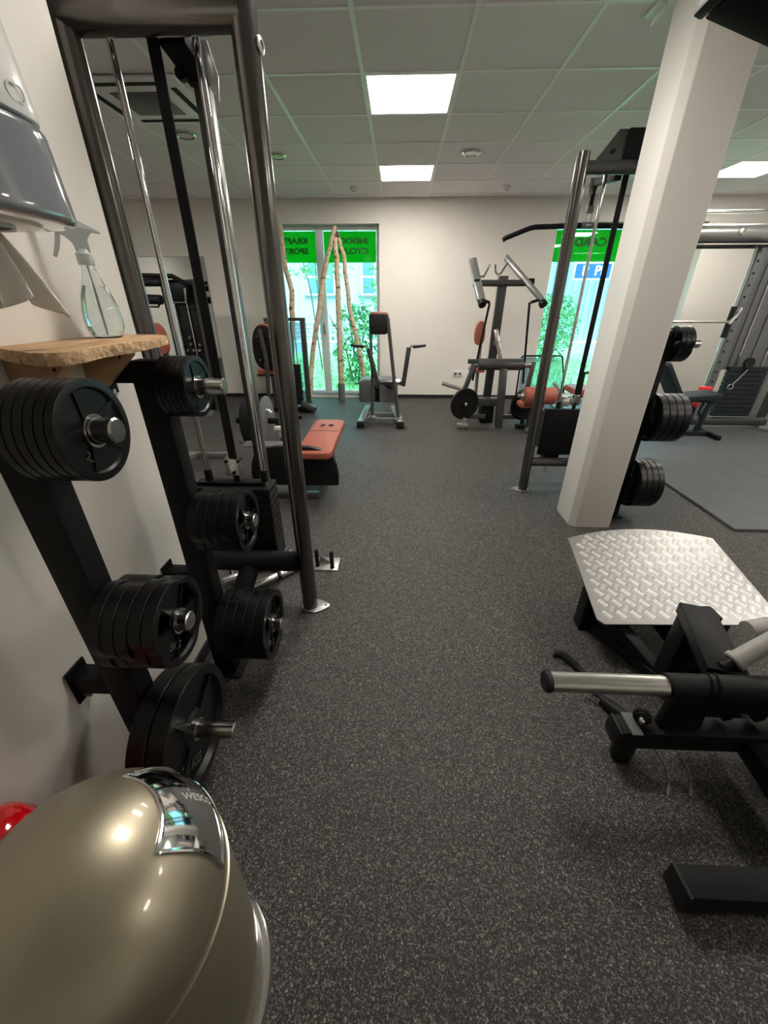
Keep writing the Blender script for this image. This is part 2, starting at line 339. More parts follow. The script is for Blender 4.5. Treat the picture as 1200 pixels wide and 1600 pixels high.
# ------------------------------------------------------------------ windows
def window(n, a, c, words, mull):
    yf = 6.87; fr = MB(); t = .05
    fr.box((a, yf-.03, WZ0), (a+t, yf+.04, WZ1)).box((c-t, yf-.03, WZ0), (c, yf+.04, WZ1)).box((a+t, yf-.03, WZ1-t), (c-t, yf+.04, WZ1)).box((a+t, yf-.03, WZ0), (c-t, yf+.04, WZ0+t))
    root = struct(fr, 'window_%d' % n, PVC, bevel=.004)
    m = struct(MB().box((mull-.055, yf-.04, WZ0+t), (mull+.055, yf+.04, WZ1-t)), 'mullion', PVC, root, bevel=.004)
    for k, (p, q) in enumerate(((a+t, mull-.055), (mull+.055, c-t))):
        MB().box((p, yf, WZ0+t), (q, yf+.008, WZ1-t)).build('pane', GLASS, root)
        f = MB().box((p+.005, yf+.010, 1.925), (q-.005, yf+.012, WZ1-t-.01)).build('green_film', FILM, root)
        l1, l2 = words[k]; cx = (p+q)/2
        for ln, zz in ((l1, 2.19), (l2, 2.065)):
            if not ln: continue
            big = n == 2; vs, fs = text_mesh(ln, .135 if big else .10, .001, 'LEFT', .004); kx = 1.25
            MB().add([Vector((q-(.30 if big else .12)-v.x*kx, yf-.002+v.z, zz-(.03 if big else 0)+v.y)) for v in vs], fs).build('lettering', FILMT, root)
    MB().box((a, Y1+.02, WZ0), (c, yf-.03, WZ0+.012)).build('window_sill', GREYP, root)
    # door-like handle on the frame
    MB().cbox((mull+.0, yf-.05, 1.02), (.03, .015, .14)).cbox((mull+.0, yf-.07, 1.07), (.02, .02, .10)).build('window_handle', SILV, root, bevel=.004)
    return root
window(1, WIN[0][0], WIN[0][1], (('KRAFT', 'SPORT'), ('INDOOR', 'CYCLING')), -1.19)
w2 = window(2, WIN[1][0], WIN[1][1], (('CARDIO', ''), ('GYM', '')), 3.30)

# ------------------------------------------------------------------ outdoors
struct(MB().box((-14, 6.97, -.25), (20, 14.5, -.12)), 'lawn', GRASS)
struct(MB().box((-30, 14.5, -.3), (34, 19, -.15)), 'street', ROAD)
g = MB()
for k in range(5200):
    x = random.uniform(-5, 7); y = random.uniform(7.0, 12.5); h = random.uniform(.04, .16); a = random.uniform(0, 2*PI); d = .012
    g.add([(x-d*math.cos(a), y-d*math.sin(a), -.12), (x+d*math.cos(a), y+d*math.sin(a), -.12), (x+random.uniform(-.05, .05), y+random.uniform(-.05, .05), -.12+h)], [(0, 1, 2)])
tag(g.build('grass', GRASS, kind='stuff'), 'green grass outside the windows', 'grass')
t = thing('town_house', (-4, 20, -.15), 'pale plastered house across the street seen through the left window', 'building')
MB().box((-10, 20, .55), (.8, 21, 7)).build('wall', FACADE, t)
MB().box((-10, 19.93, -.15), (.8, 20, .55)).build('stone_plinth', BRICKM, t)
for k, x in enumerate((-8.3, -5.9, -3.5, -1.1)):
    for z in (1.7, 4.6):
        f = MB().box((x-.65, 19.9, z), (x+.65, 20.0, z+1.45)).build('window', PVC, t, bevel=.01)
        for p in (-.55, .05):
            for q in (.08, .76): MB().box((x+p, 19.89, z+q), (x+p+.5, 19.905, z+q+.6)).build('pane', WGL, f)
        MB().box((x-.75, 19.82, z-.1), (x+.75, 20, z)).build('window_ledge', GREYP, t)
t = thing('garden_wall', (-4, 16.5, -.15), 'low pinkish stone garden wall along the street', 'wall')
nb = 0
for r in range(5):
    for k in range(18):
        x = -8.5+k*.55+(.27 if r % 2 else 0); MB().box((x, 19.2, -.12+r*.17), (x+.53, 19.45, .04+r*.17)).build('stone', BRICKM, t, bevel=.015, seg=1)
t = thing('corrugated_building', (8, 20, -.15), 'grey corrugated building across the street seen through the right window', 'building')
MB().box((2.5, 20.06, -.15), (20, 21, 7)).build('wall', CORR, t)
for k in range(58): MB().box((2.5+k*.3, 20, -.15), (2.62+k*.3, 20.06, 7)).build('panel_rib', CORR, t)
s = thing('parking_sign', (8.1, 18.6, -.15), 'blue parking sign with a white frame outside the right window', 'sign')
MB().box((6.92, 18.6, 2.22), (8.42, 18.63, 2.84)).build('sign_frame', WHT, s, bevel=.01)
MB().box((6.98, 18.585, 2.28), (8.36, 18.6, 2.78)).build('sign_face', BLUE, s)
text('lettering', 'P  PI', .46, (7.66, 18.58, 2.53), (1, 0, 0), (0, 0, 1), WHT, s, .01, .01)
for x in (7.1, 8.25): MB().cyl((x, 18.67, -.15), (x, 18.67, 2.8), .04, 12).build('sign_post', SILV, s)
def tree(x, y, h, w_, n, lab, zlow, cat='tree', name='leafy_tree'):
    t = thing(name, (x, y, -.12), lab, cat, 'trees and shrubs outside')
    b = MB()
    for k in range(3): b.tube([(x+.05*k-.05, y, -.12), (x+.16*k-.2, y+.05*k, h*.45), (x+.4*k-.5, y, h*.85)], .022, 8, .008)
    b.build('trunk', TRUNK, t)
    l = MB()
    for k in range(n):
        a = random.uniform(0, 2*PI); z = random.uniform(zlow, h); r = w_*math.sqrt(random.random())*(.55+.45*math.sin(PI*min(1, max(0, (z-zlow)/(h-zlow)))))
        p = Vector((x+r*math.cos(a), y+r*math.sin(a)*.6, z)); q = Vector((random.uniform(-1, 1), random.uniform(-1, 1), random.uniform(-1, .3))).normalized(); s2 = q.cross(Vector((random.random(), random.random(), 1))).normalized()
        L = random.uniform(.08, .17); W = L*.3
        l.add([p, p+q*L*.5+s2*W, p+q*L, p+q*L*.5-s2*W], [(0, 1, 2, 3)])
    l.build('foliage', LEAF, t, kind='stuff')
tree(.25, 9.8, 3.4, .95, 2400, 'leafy tree just outside the right half of the left window', .35)
tree(-1.9, 10.5, 3.6, 1.1, 700, 'sparse leafy tree outside the left half of the left window', 1.9)
tree(-.9, 8.6, 1.4, .45, 700, 'thin shrub on the lawn outside the left window', .0, 'shrub', 'garden_shrub')
tree(4.35, 12.6, 1.6, .8, 1600, 'round green shrub on the lawn outside the right window', .0, 'shrub', 'garden_shrub')

# ------------------------------------------------------------------ birch tripods in the window
def pole(root, pts, r0, r1):
    b = MB(); P = [Vector(p) for p in pts]; Q = []
    for i in range(len(P)-1):
        for k in range(6): Q.append(P[i].lerp(P[i+1], k/6)+Vector((random.uniform(-.008, .008), random.uniform(-.008, .008), 0)))
    Q.append(P[-1]); b.tube(Q, r0, 12, r1); o = b.build('birch_pole', BIRCH, root)
    for k in range(7):
        kn = MB()
        i = random.randrange(2, len(Q)-2); rr = r0+(r1-r0)*i/len(Q); a = random.uniform(PI, 2*PI); d = Vector((math.cos(a), math.sin(a), 0))
        kn.tube([Q[i]+d*rr*.6, Q[i]+d*(rr+.008)+Vector((0, 0, .01))], .012, 7, .006)
        kn.build('knot', TRUNK, o)
t = thing('birch_tripod', (-.95, 6.45, 0), 'three bare birch trunks leaning together as a tripod before the window mullion', 'birch decoration', 'birch trunks in the window')
pole(t, [(-.895, 6.40, 2.31), (-1.01, 6.42, 1.97), (-1.10, 6.45, 1.70), (-1.36, 6.47, .60), (-1.44, 6.42, 0)], .028, .042)
pole(t, [(-.90, 6.46, 2.25), (-.895, 6.44, 1.9), (-.905, 6.45, 1.0), (-.915, 6.45, 0)], .030, .048)
pole(t, [(-.885, 6.50, 2.26), (-.80, 6.48, 2.0), (-.745, 6.52, 1.34), (-.56, 6.50, .45), (-.52, 6.5, 0)], .026, .040)
MB().lathe([(.05, 2.19), (.055, 2.21), (.055, 2.235), (.05, 2.25)], (-.90, 6.455, 0), n=16).build('rope_binding', TRUNK, t)
MB().lathe([(.058, 0), (.055, .25), (.049, .27)], (-.915, 6.45, 0), n=20).build('dark_foot_sleeve', GREYP, t)
t = thing('birch_tripod', (-1.75, 6.4, 0), 'birch trunks leaning together behind the machine post at the left window edge', 'birch decoration', 'birch trunks in the window')
pole(t, [(-1.63, 6.40, 2.33), (-1.62, 6.40, 1.85), (-1.56, 6.42, 1.55), (-1.60, 6.42, 1.1), (-1.74, 6.42, 0)], .030, .045)
pole(t, [(-1.66, 6.44, 2.30), (-1.70, 6.44, 1.6), (-1.86, 6.46, 0)], .028, .042)
pole(t, [(-1.65, 6.48, 2.28), (-1.78, 6.5, 1.4), (-1.96, 6.5, 0)], .026, .040)

# ------------------------------------------------------------------ weight plates
def plate_parts(R, T, style):
    """local axis +x, centred on the origin"""
    b = MB(); n = 60; ax = (1, 0, 0); h = T/2
    if style == 'grip':
        Rf = lambda g: R*(1-.085*max(0, math.cos(3*g+.4))**6)
        b.lathe([(Rf, -h*.92), (lambda g: Rf(g)-.0015, -h), (R*.84, -h), (R*.80, -h*.5), (R*.80, h*.5), (R*.84, h), (lambda g: Rf(g)-.0015, h), (Rf, h*.92)], ax=ax, n=n, closed=True)
        b.lathe([(.026, -h*.7), (R*.26, -h*.7), (R*.30, -h*.4), (R*.30, h*.4), (R*.26, h*.75), (.026, h*.75)], ax=ax, n=36, closed=True)
        for k in range(3):
            a0 = k*2*PI/3+.95; a1 = a0+1.15; m = 8
            P = [(R*.24*math.cos(a0+(a1-a0)*i/m), R*.24*math.sin(a0+(a1-a0)*i/m)) for i in range(m+1)]
            a0 -= .1; a1 += .1
            P += [(R*.83*math.cos(a1-(a1-a0)*i/m), R*.83*math.sin(a1-(a1-a0)*i/m)) for i in range(m+1)]
            b.prism(P, (-h*.35, 0, 0), (0, 1, 0), (0, 0, 1), (h*.7, 0, 0))
            for q in (a0+.1, a1-.1): b.bar((0, R*.26*math.cos(q), R*.26*math.sin(q)), (0, R*.82*math.cos(q), R*.82*math.sin(q)), R*.035, T*.72, up=(1, 0, 0))
    else:
        b.lathe([(R, -h*.86), (R-.0022, -h), (R*.84, -h), (R*.80, -h*.35), (R*.32, -h*.35), (R*.28, -h*.7), (.026, -h*.7), (.026, h*.7), (R*.28, h*.7), (R*.32, h*.30), (R*.80, h*.30), (R*.84, h), (R-.0022, h), (R, h*.86)], ax=ax, n=n, closed=True)
        nr = 5 if R < .15 else 4
        for k in range(nr):
            q = k*2*PI/nr+.55; b.prism([(R*.28, -.012), (R*.83, -.003), (R*.83, .003), (R*.28, .012)], (h*.25, 0, 0), (0, math.cos(q), math.sin(q)), (0, -math.sin(q), math.cos(q)), (h*.45, 0, 0))
    return b
pcache = {}
ORD = ['first', 'second', 'third', 'fourth', 'fifth', 'sixth', 'seventh']
def plate_stack(x0, x1, y, z, R, n, style, sgn, where, group, txt, silver=False):
    T = abs(x1-x0)/n
    for k in range(n):
        nm = 'weight_plate'; xc = x0+(x1-x0)*(k+.5)/n
        key = (round(R, 4), round(T, 4), style)
        if key in pcache: o = bpy.data.objects.new(nm, pcache[key]); S.collection.objects.link(o)
        else: o = plate_parts(R, T*.93, style).build(nm, RUB, None, local=True, sharp=28); pcache[key] = o.data
        o.location = (xc, y, z); o.rotation_euler = (random.uniform(-.35, .35) if k < n-1 else 0, 0, 0)
        tag(o, '%s black weight plate from the upright, %s' % (ORD[k], where) if k < n-1 else 'outermost black weight plate, %s' % where, 'weight plate', group)
        s = sgn
        if ('hub', key) in pcache: hb = bpy.data.objects.new('steel_hub', pcache[('hub', key)]); S.collection.objects.link(hb); hb.parent = o
        else:
            h = T*.93/2; hb = MB().lathe([(.0255, -h*.9), (.031, -h*.9), (.031, h*.92), (.0255, h*.92)], ax=(1, 0, 0), n=28, closed=True).build('steel_hub', PEG, o, local=True); pcache[('hub', key)] = hb.data
        if k == n-1 and sgn > 0 and txt:
            h = T*.93/2; vs, fs = text_mesh(txt, R*.23, .0015, 'CENTER', .0004); ang = math.radians(-125)
            cc = Vector((h*(.34 if style == 'grip' else .34), R*.55*math.cos(ang), R*.55*math.sin(ang))); er = Vector((0, -math.sin(ang), math.cos(ang))); eu = Vector((0, -math.cos(ang), -math.sin(ang)))
            er = Vector((0, math.cos(ang+PI/2), math.sin(ang+PI/2))); eu = Vector((0, -math.cos(ang), -math.sin(ang)))
            MB().add([cc+er*v.x+eu*v.y+Vector((v.z+.001, 0, 0)) for v in vs], fs).build('lettering', LETTER, o, local=True)
def plate_rack(x, y, wallx, sgn, lab, pegs, ztop=1.25):
    t = thing('plate_rack', (x, y, 0), lab, 'weight rack', 'wall-mounted plate racks')
    MB().box((x-.04, y-.03, .008), (x+.04, y+.03, ztop)).build('upright', BLK, t, bevel=.004)
    MB().box((x-.06, y-.05, 0), (x+.07, y+.05, .008)).build('foot_plate', BLK, t, bevel=.002)
    for z in (.50, 1.215):
        MB().box((min(wallx+sgn*.006, x-sgn*.038), y-.028, z-.025), (max(wallx+sgn*.006, x-sgn*.038), y+.028, z+.025)).build('bracket_arm', BLK, t, bevel=.003)
        b = MB().prism([(-.02, -.055), (.045, -.055), (.045, .055), (-.02, .055)], (wallx+sgn*.001, y-.015, z-.005), (0, 1, 0), (0, 0, 1), (sgn*.006, 0, 0))
        pl = b.build('wall_plate', BLK, t, bevel=.001, seg=1)
        for dz in (-.045,): MB().cyl((wallx+sgn*.006, y-.010, z-.005+dz), (wallx+sgn*.022, y-.010, z-.005+dz), .007, 6).build('bolt', STEEL, pl)
    for z, tip in pegs:
        p = MB().lathe([(.0235, .04), (.0235, abs(tip-x)-.003), (.020, abs(tip-x))], (x, y, z), (sgn, 0, 0), n=32).build('peg', PEG, t)
        MB().lathe([(.032, .038), (.032, .046)], (x, y, z), (sgn, 0, 0), n=24).build('peg_collar', PEG, p)
RX = -.71
plate_rack(RX, .69, -.845, 1, 'black steel plate rack on the left wall nearest the camera', [(1.183, -.515), (.718, -.488), (.298, -.455)])
plate_rack(RX, 1.15, -.845, 1, 'black steel plate rack farther along the left wall beside the tall machine posts', [(1.178, -.50), (.738, -.478), (.268, -.445)])
G = 'weight plates on the left wall racks'
plate_stack(-.662, -.555, .69, 1.182, .093, 6, 'disc', 1, 'top peg of the nearest left rack', G, '2,5')
plate_stack(-.662, -.512, .69, .717, .108, 5, 'grip', 1, 'middle peg of the nearest left rack', G, '5KG')
plate_stack(-.662, -.560, .69, .297, .178, 2, 'disc', 1, 'low peg of the nearest left rack', G, '25 KG')
plate_stack(-.662, -.575, 1.15, 1.177, .084, 6, 'disc', 1, 'top peg of the farther left rack', G, '1,25')
plate_stack(-.662, -.503, 1.15, .737, .106, 5, 'grip', 1, 'middle peg of the farther left rack', G, '5KG')
plate_stack(-.662, -.475, 1.15, .267, .135, 5, 'grip', 1, 'low peg of the farther left rack', G, '10KG')
R2X, R2Y = 1.585, 2.62
plate_rack(R2X, R2Y, 1.497, 1, 'black steel plate rack fixed behind the white column', [(1.175, 1.80), (.73, 1.82), (.27, 1.80)])
G = 'weight plates on the rack behind the column'
plate_stack(1.633, 1.715, R2Y, 1.174, .10, 3, 'grip', 1, 'top peg behind the column', G, '')
plate_stack(1.633, 1.812, R2Y, .729, .153, 4, 'disc', 1, 'middle peg behind the column', G, '')
plate_stack(1.633, 1.79, R2Y, .269, .17, 4, 'disc', 1, 'low peg behind the column', G, '')

# ------------------------------------------------------------------ shelf, bottle, dispenser
sh = thing('wooden_shelf', (-.845, 1.0, 1.285), 'small live-edge wooden shelf on the left wall holding the spray bottle', 'shelf')
P = [(-.845, .83), (-.80, .82), (-.76, .795), (-.72, .775), (-.68, .75), (-.645, .74), (-.627, .76), (-.62, .80), (-.632, .85), (-.638, .90), (-.632, .96), (-.634, 1.02), (-.642, 1.08), (-.648, 1.14), (-.66, 1.19), (-.69, 1.222), (-.75, 1.23), (-.845, 1.235)]
MB().prism(P, (0, 0, 1.287), (1, 0, 0), (0, 1, 0), (0, 0, .023)).build('board', WOOD, sh, bevel=.003)
b = MB(); edge = P[1:17]; rings = []
for i in range(len(edge)-1):
    p0, p1 = Vector((*edge[i], 0)), Vector((*edge[i+1], 0))
    for k in range(5): rings.append(p0.lerp(p1, k/5))
cx, cy = -.76, .98; vs = []; m = 4
for p in rings:
    d = (p-Vector((cx, cy, 0))).normalized()
    for j in range(m+1): vs.append(p+d*(.001+random.uniform(0, .0035)*(1 if 0 < j < m else .3))+Vector((0, 0, 1.2865+.0232*j/m)))
b.add(vs, [(i*(m+1)+j, (i+1)*(m+1)+j, (i+1)*(m+1)+j+1, i*(m+1)+j+1) for i in range(len(rings)-1) for j in range(m)]).build('bark_edge', BARK, sh)
for y in (.875, 1.095):
    k = MB().prism([(0, 0), (.13, 0), (.13, -.02), (.03, -.105), (0, -.105)], (-.845, y-.02, 1.287), (1, 0, 0), (0, 0, 1), (0, .04, 0)).build('wooden_bracket', PINE, sh, bevel=.002)
    MB().cyl((-.735, y-.021, 1.265), (-.735, y-.0195, 1.265), .004, 10).build('screw_hole', DARK, k)
bx, by, bz = -.775, 1.115, 1.3102
sb = thing('spray_bottle', (bx, by, bz), 'clear spray bottle with a white trigger head standing on the wooden shelf', 'spray bottle')
prof = [(.0, 0), (.030, 0), (.036, .004), (.043, .022), (.0445, .045), (.042, .070), (.035, .098), (.025, .125), (.0175, .145), (.0145, .158), (.0145, .172)]
MB().lathe(prof+[(.0133, .172), (.0133, .158), (.0160, .145), (.0235, .125), (.0335, .098), (.0405, .070), (.043, .045), (.0415, .023), (.035, .006), (0, .003)], (bx, by, bz), n=40).build('bottle', CLEAR, sb)
MB().lathe([(0, .0035), (.0345, .0065), (.0410, .0235), (.0425, .045), (.040, .070), (.0330, .098), (.0245, .119), (0, .119)], (bx, by, bz), n=40).build('liquid', WATER, sb)
MB().cyl((bx, by, bz+.01), (bx, by, bz+.17), .0022, 8).build('dip_tube', CLPL, sb)
MB().lathe([(.017, .163), (.0185, .166), (.0185, .186), (.014, .190), (.012, .196)], (bx, by, bz), n=24).build('screw_collar', CLPL, sb)
# head points toward -x/-y (towards the viewer's left)
hd = Vector((-.78, -.62, 0)).normalized(); hb_ = MB()
o0 = Vector((bx, by, bz))
side = Vector((-hd.y, hd.x, 0))
hb_.prism([(-.016, .190), (.014, .190), (.016, .208), (.030, .222), (.060, .234), (.060, .252), (.020, .256), (-.010, .252), (-.042, .236), (-.048, .230), (-.028, .232), (-.016, .216)], o0-side*.009, hd, (0, 0, 1), side*.018)
head = hb_.build('trigger_head', CLPL, sb, bevel=.003)
MB().cyl(o0+hd*.058+Vector((0, 0, .243)), o0+hd*.076+Vector((0, 0, .245)), .009, 16).build('nozzle', CLPL, head)
MB().prism([(.034, .224), (.044, .228), (.052, .205), (.062, .180), (.056, .176), (.044, .196)], o0-side*.006, hd, (0, 0, 1), side*.012).build('trigger', CLPL, sb, bevel=.002)
# paper towel dispenser
dp = thing('towel_dispenser', (-.845, .775, 1.54), 'tall white paper towel dispenser with a smoky grey lower cover on the left wall', 'towel dispenser')
def dshape(z0, z1, dx0, dx1, hw0, hw1, n=6):
    vs = []; N = 28
    for i in range(n+1):
        u = i/n; z = z0+(z1-z0)*u; dx = dx0+(dx1-dx0)*u; hw = hw0+(hw1-hw0)*u
        for k in range(N+1):
            a = -PI/2+PI*k/N; c, s_ = math.cos(a), math.sin(a)
            vs.append((-.843+dx*abs(c)**.55, .765+hw*math.copysign(abs(s_)**.55, s_), z))
        
    M1 = N+1; fs = [(i*M1+k, i*M1+k+1, (i+1)*M1+k+1, (i+1)*M1+k) for i in range(n) for k in range(N)]
    fs += [(i*M1+N, i*M1, (i+1)*M1, (i+1)*M1+N) for i in range(n)]
    fs += [tuple(reversed(range(M1))), tuple(n*M1+k for k in range(M1))]
    return MB().add(vs, fs)
dshape(1.650, 1.98, .252, .225, .150, .132).build('body', WPL, dp, bevel=.006)
dshape(1.512, 1.648, .264, .254, .156, .151).build('lower_cover', SMOKE, dp, bevel=.014, seg=5)
dshape(1.507, 1.520, .215, .225, .105, .110, 2).build('bottom_plate', WPL, dp, bevel=.003)
MB().lathe([(.040, 0), (.046, -.006), (.046, .002), (.040, .002)], (-.70, .775, 1.507), n=28, closed=True).build('outlet_ring', SILV, dp)
MB().cyl((-.70, .775, 1.5065), (-.70, .775, 1.503), .040, 24).build('outlet', DARK, dp)
MB().lathe([(lambda g: .0075+.007*abs(math.cos(g)), -.0005), (lambda g: .010+.007*abs(math.cos(g)), -.0005), (lambda g: .010+.007*abs(math.cos(g)), .0012), (lambda g: .0075+.007*abs(math.cos(g)), .0012)], (-.5935, .81, 1.675), (1, 0, 0), n=32, closed=True).build('embossed_oval', WPL, dp)
tw = MB(); vs = []; NU, NV = 34, 14
for j in range(NV+1):
    v = j/NV
    for i in range(NU+1):
        u = i/NU; wd = .018+.062*v**.8; fold = (.012+.012*v)*math.sin(u*PI*5+v*1.5)*(1-.3*v)
        low = -.112*v-.012*v*math.sin(u*9)-.015*v*(u > .5)
        vs.append((-.70+.05*v*(u-.2)+fold, .775+(u-.5)*2*wd*.75+.03*v, 1.505+low))
tw.add(vs, [(j*(NU+1)+i, j*(NU+1)+i+1, (j+1)*(NU+1)+i+1, (j+1)*(NU+1)+i) for j in range(NV) for i in range(NU)])
o = tw.build('paper_towel', PAPER, None); so = o.modifiers.new('thickness', 'SOLIDIFY'); so.thickness = .0012
tag(o, 'white crumpled paper towel hanging out of the dispenser', 'paper towel')

# ------------------------------------------------------------------ bins
def on_dome(az, el, r=.2, c=(-.48, .245, .5)):
    a, e = math.radians(az), math.radians(el); return Vector((c[0]+r*math.cos(e)*math.cos(a), c[1]+r*math.cos(e)*math.sin(a), c[2]+r*math.sin(e)))
bn = thing('push_bin', (-.48, .245, 0), 'taupe metallic dome-lid waste bin with a chrome push flap beside the left wall', 'waste bin')
c0 = (-.48, .245, 0)
MB().lathe([(.17, .012), (.188, .02), (.1985, .06), (.2005, .20), (.2005, .36), (.1995, .485), (.196, .492)], c0, n=96).build('body', BRONZE, bn)
MB().lathe([(.1965, .494)]+[(.2*math.cos(math.radians(e)), .5+.2*math.sin(math.radians(e))) for e in range(0, 90, 4)]+[(.0005, .7)], c0, n=96).build('dome_lid', BRONZE, bn, sharp=60)
MB().lathe([(.197, .490), (.2025, .4915), (.2025, .4955), (.197, .497)], c0, n=96, closed=True).build('seam_trim', BRONZE, bn)
MB().lathe([(.190, .002), (.211, .002), (.2155, .010), (.2155, .024), (.211, .032), (.199, .034)], c0, n=96).build('chrome_foot_ring', CHR, bn)
AZ0, AZ1, EL0, EL1 = 13, 82, 9, 53
def flap_edge(n=24):
    P = []
    def cc(p, q, bow):
        for i in range(n):
            u = i/n; P.append((p[0]+(q[0]-p[0])*u+bow[0]*4*u*(1-u), p[1]+(q[1]-p[1])*u+bow[1]*4*u*(1-u)))
    cc((AZ0+2, EL0+2), (AZ1-2, EL0+2), (0, 1.5)); cc((AZ1-2, EL0+2), (AZ1+3, EL1-2), (-3, 0)); cc((AZ1+3, EL1-2), (AZ0-3, EL1-2), (0, -1.0)); cc((AZ0-3, EL1-2), (AZ0+2, EL0+2), (3, 0))
    return P
E_ = flap_edge(); cc_ = ((AZ0+AZ1)/2, (EL0+EL1)/2); vs = []; rings = 10
for i in range(rings+1):
    for (a, e) in E_:
        u = 1-i/rings; vs.append(on_dome(cc_[0]+(a-cc_[0])*u, cc_[1]+(e-cc_[1])*u, .2022))
n_ = len(E_)
fs = [(i*n_+k, i*n_+(k+1) % n_, (i+1)*n_+(k+1) % n_, (i+1)*n_+k) for i in range(rings) for k in range(n_)]
fp = MB().add(vs, fs).build('push_flap', CHR, bn, sharp=60)
pts = [on_dome(a, e, .2018) for a, e in E_]; pts += [pts[0], pts[1]]
MB().tube(pts, .0042, 10).build('flap_frame', CHR, bn)
# emblem (plain diamond mark) and word on the flap
def on_flap(x, y, az, el, s): return on_dome(az+math.degrees(x*s/.2/math.cos(math.radians(el))), el+math.degrees(y*s/.2), .2030)
for rr, r2 in ((1.0, .86), (.62, .50)):
    q = []; 
    for k in range(4):
        a = k*PI/2
        q.append((rr*math.cos(a), rr*math.sin(a)))
    vs = [on_flap(x, y, 50, 45, .011) for x, y in q]+[on_flap(x*r2/rr, y*r2/rr, 50, 45, .011) for x, y in q]
    MB().add(vs, [(k, (k+1) % 4, 4+(k+1) % 4, 4+k) for k in range(4)]).build('diamond_emblem', GREYP, fp)
vs, fs = text_mesh('W', .011, .0002); MB().add([on_flap(v.x/.013, v.y/.013, 50, 45, .013) for v in vs], fs).build('emblem_letter', GREYP, fp)
vs, fs = text_mesh('WESCO', .022, .0002, 'CENTER', .0003); MB().add([on_flap(v.y/.013, -v.x/.013, 46, 26, .013) for v in vs], fs).build('lettering', WPL, fp)
bd = MB()
vs = []
for (a, z) in ((-42, .435), (-28, .435), (-28, .447), (-42, .447)):
    vs += [(-.48+r_*math.cos(math.radians(a)), .245+r_*math.sin(math.radians(a)), z) for r_ in (.200, .2035)]
bd.add(vs, [(1, 3, 5, 7), (0, 1, 3, 2), (2, 3, 5, 4), (4, 5, 7, 6), (6, 7, 1, 0)]).build('badge', CHR, bn)
fe = thing('fire_extinguisher', (-.762, .335, 0), 'glossy red round-topped canister between the left wall and the taupe bin', 'fire extinguisher')
MB().lathe([(.070, 0), (.076, .01), (.078, .03), (.078, .44), (.074, .475), (.060, .505), (.038, .522), (.018, .528)], (-.762, .335, 0), n=48).build('cylinder', REDG, fe, sharp=60)
MB().lathe([(.016, .527), (.016, .545), (.022, .547), (.022, .560), (.010, .565)], (-.762, .335, 0), n=20).build('valve', BLK, fe)
MB().box((-.775, .27, .558), (-.749, .35, .566)).box((-.770, .28, .58), (-.754, .34, .585)).build('lever', BLK, fe, bevel=.002)

# ------------------------------------------------------------------ tall cable machines (left and right of the aisle)
def foot(x, y, t, dx=.07, dy=.0):
    s_ = 1 if dx > 0 else -1; P = [(.046*math.cos(a), .046*math.sin(a)) for a in [PI*.5+PI*k/12 for k in range(13)]]+[(.03, -.052), (.078, -.024), (.098, -.004), (.100, .010), (.090, .022), (.04, .050)]
    f = MB().prism([(p*s_, q) for p, q in P], (x, y, 0), (1, 0, 0), (0, 1, 0), (0, 0, .009)).build('foot_plate', SILV, t, bevel=.002)
    MB().cyl((x+s_*.080, y+.003, .008), (x+s_*.080, y+.003, .0096), .006, 12).build('screw_hole', DARK, f)
def stack(t, x0, x1, y0, y1, z0, z1, n, rods, beltx, ztop):
    h = (z1-z0)/n
    for k in range(n): MB().box((x0, y0, z0+k*h+.001), (x1, y1, z0+(k+1)*h-.002)).build('stack_plate', BLK2, t, bevel=.003, seg=1)
    ym = (y0+y1)/2
    MB().box((x0+.01, ym-.025, z1), (x1-.03, ym+.025, z1+.014)).build('top_bar', BLK, t, bevel=.002)
    for x in rods:
        r = MB().cyl((x, ym, .10), (x, ym, ztop), .0115, 20).build('guide_rod', CHR, t)
        MB().lathe([(.018, z1+.014), (.018, z1+.07), (.0125, z1+.07)], (x, ym, 0), n=20).build('rubber_bushing', SHELL, r)
    MB().lathe([(.014, z1+.014), (.014, z1+.05)], (beltx, ym, 0), n=16).build('selector_stem', BLK, t)
    k = MB().prism([(-.035, 0), (.03, 0), (.035, .03), (.035, .075), (-.035, .085), (-.038, .04)], (beltx, ym-.014, z1+.045), (1, 0, 0), (0, 0, 1), (0, .028, 0)).build('belt_clamp', STEEL, t, bevel=.003)
    for dx, dz in ((-.028, .07), (.028, .072), (0, .015)): MB().cyl((beltx+dx, ym-.022, z1+.045+dz), (beltx+dx, ym+.022, z1+.045+dz), .0075, 10).build('clamp_bolt', BLK, k)
    MB().box((beltx-.018, ym-.003, z1+.11), (beltx+.018, ym+.003, ztop)).build('lifting_belt', BLK2, t)
LT = thing('cable_tower', (-.69, 1.6, 0), 'tall dark round-post cable machine at the end of the left wall', 'cable machine', 'tall cable machines beside the aisle')
for x in (-.937, -.437): MB().cyl((x, 1.55, .009), (x, 1.55, 2.32), .0375, 32).build('post', GUN, LT)
foot(-.437, 1.55, LT, .12, -.01); foot(-.937, 1.55, LT, -.1)
MB().lathe([(.019, 0), (.019, .004), (.010, .006), (.010, .003)], (-.399, 1.55, 2.02), (1, -.2, 0), n=24).build('round_badge', SILV, LT)
MB().cyl((-.937, 1.55, 2.085), (-.437, 1.55, 2.085), .043, 32).build('top_cross_tube', GUN, LT)
MB().box((-.90, 1.585, 2.12), (-.47, 1.70, 2.16)).build('top_plate', BLK, LT, bevel=.004)
MB().cyl((-.90, 1.55, .285), (-.474, 1.55, .285), .050, 32).build('lower_cross_tube', BLK2, LT)
MB().cyl((-.705, 1.55, .27), (-.73, 1.42, .16), .046, 28).build('floor_stub_tube', BLK, LT)
MB().lathe([(.047, 0), (.047, .010), (.03, .016)], (-.73, 1.42, .16), (-.146, -.76, -.64), n=24).build('tube_cap', SHELL, LT)
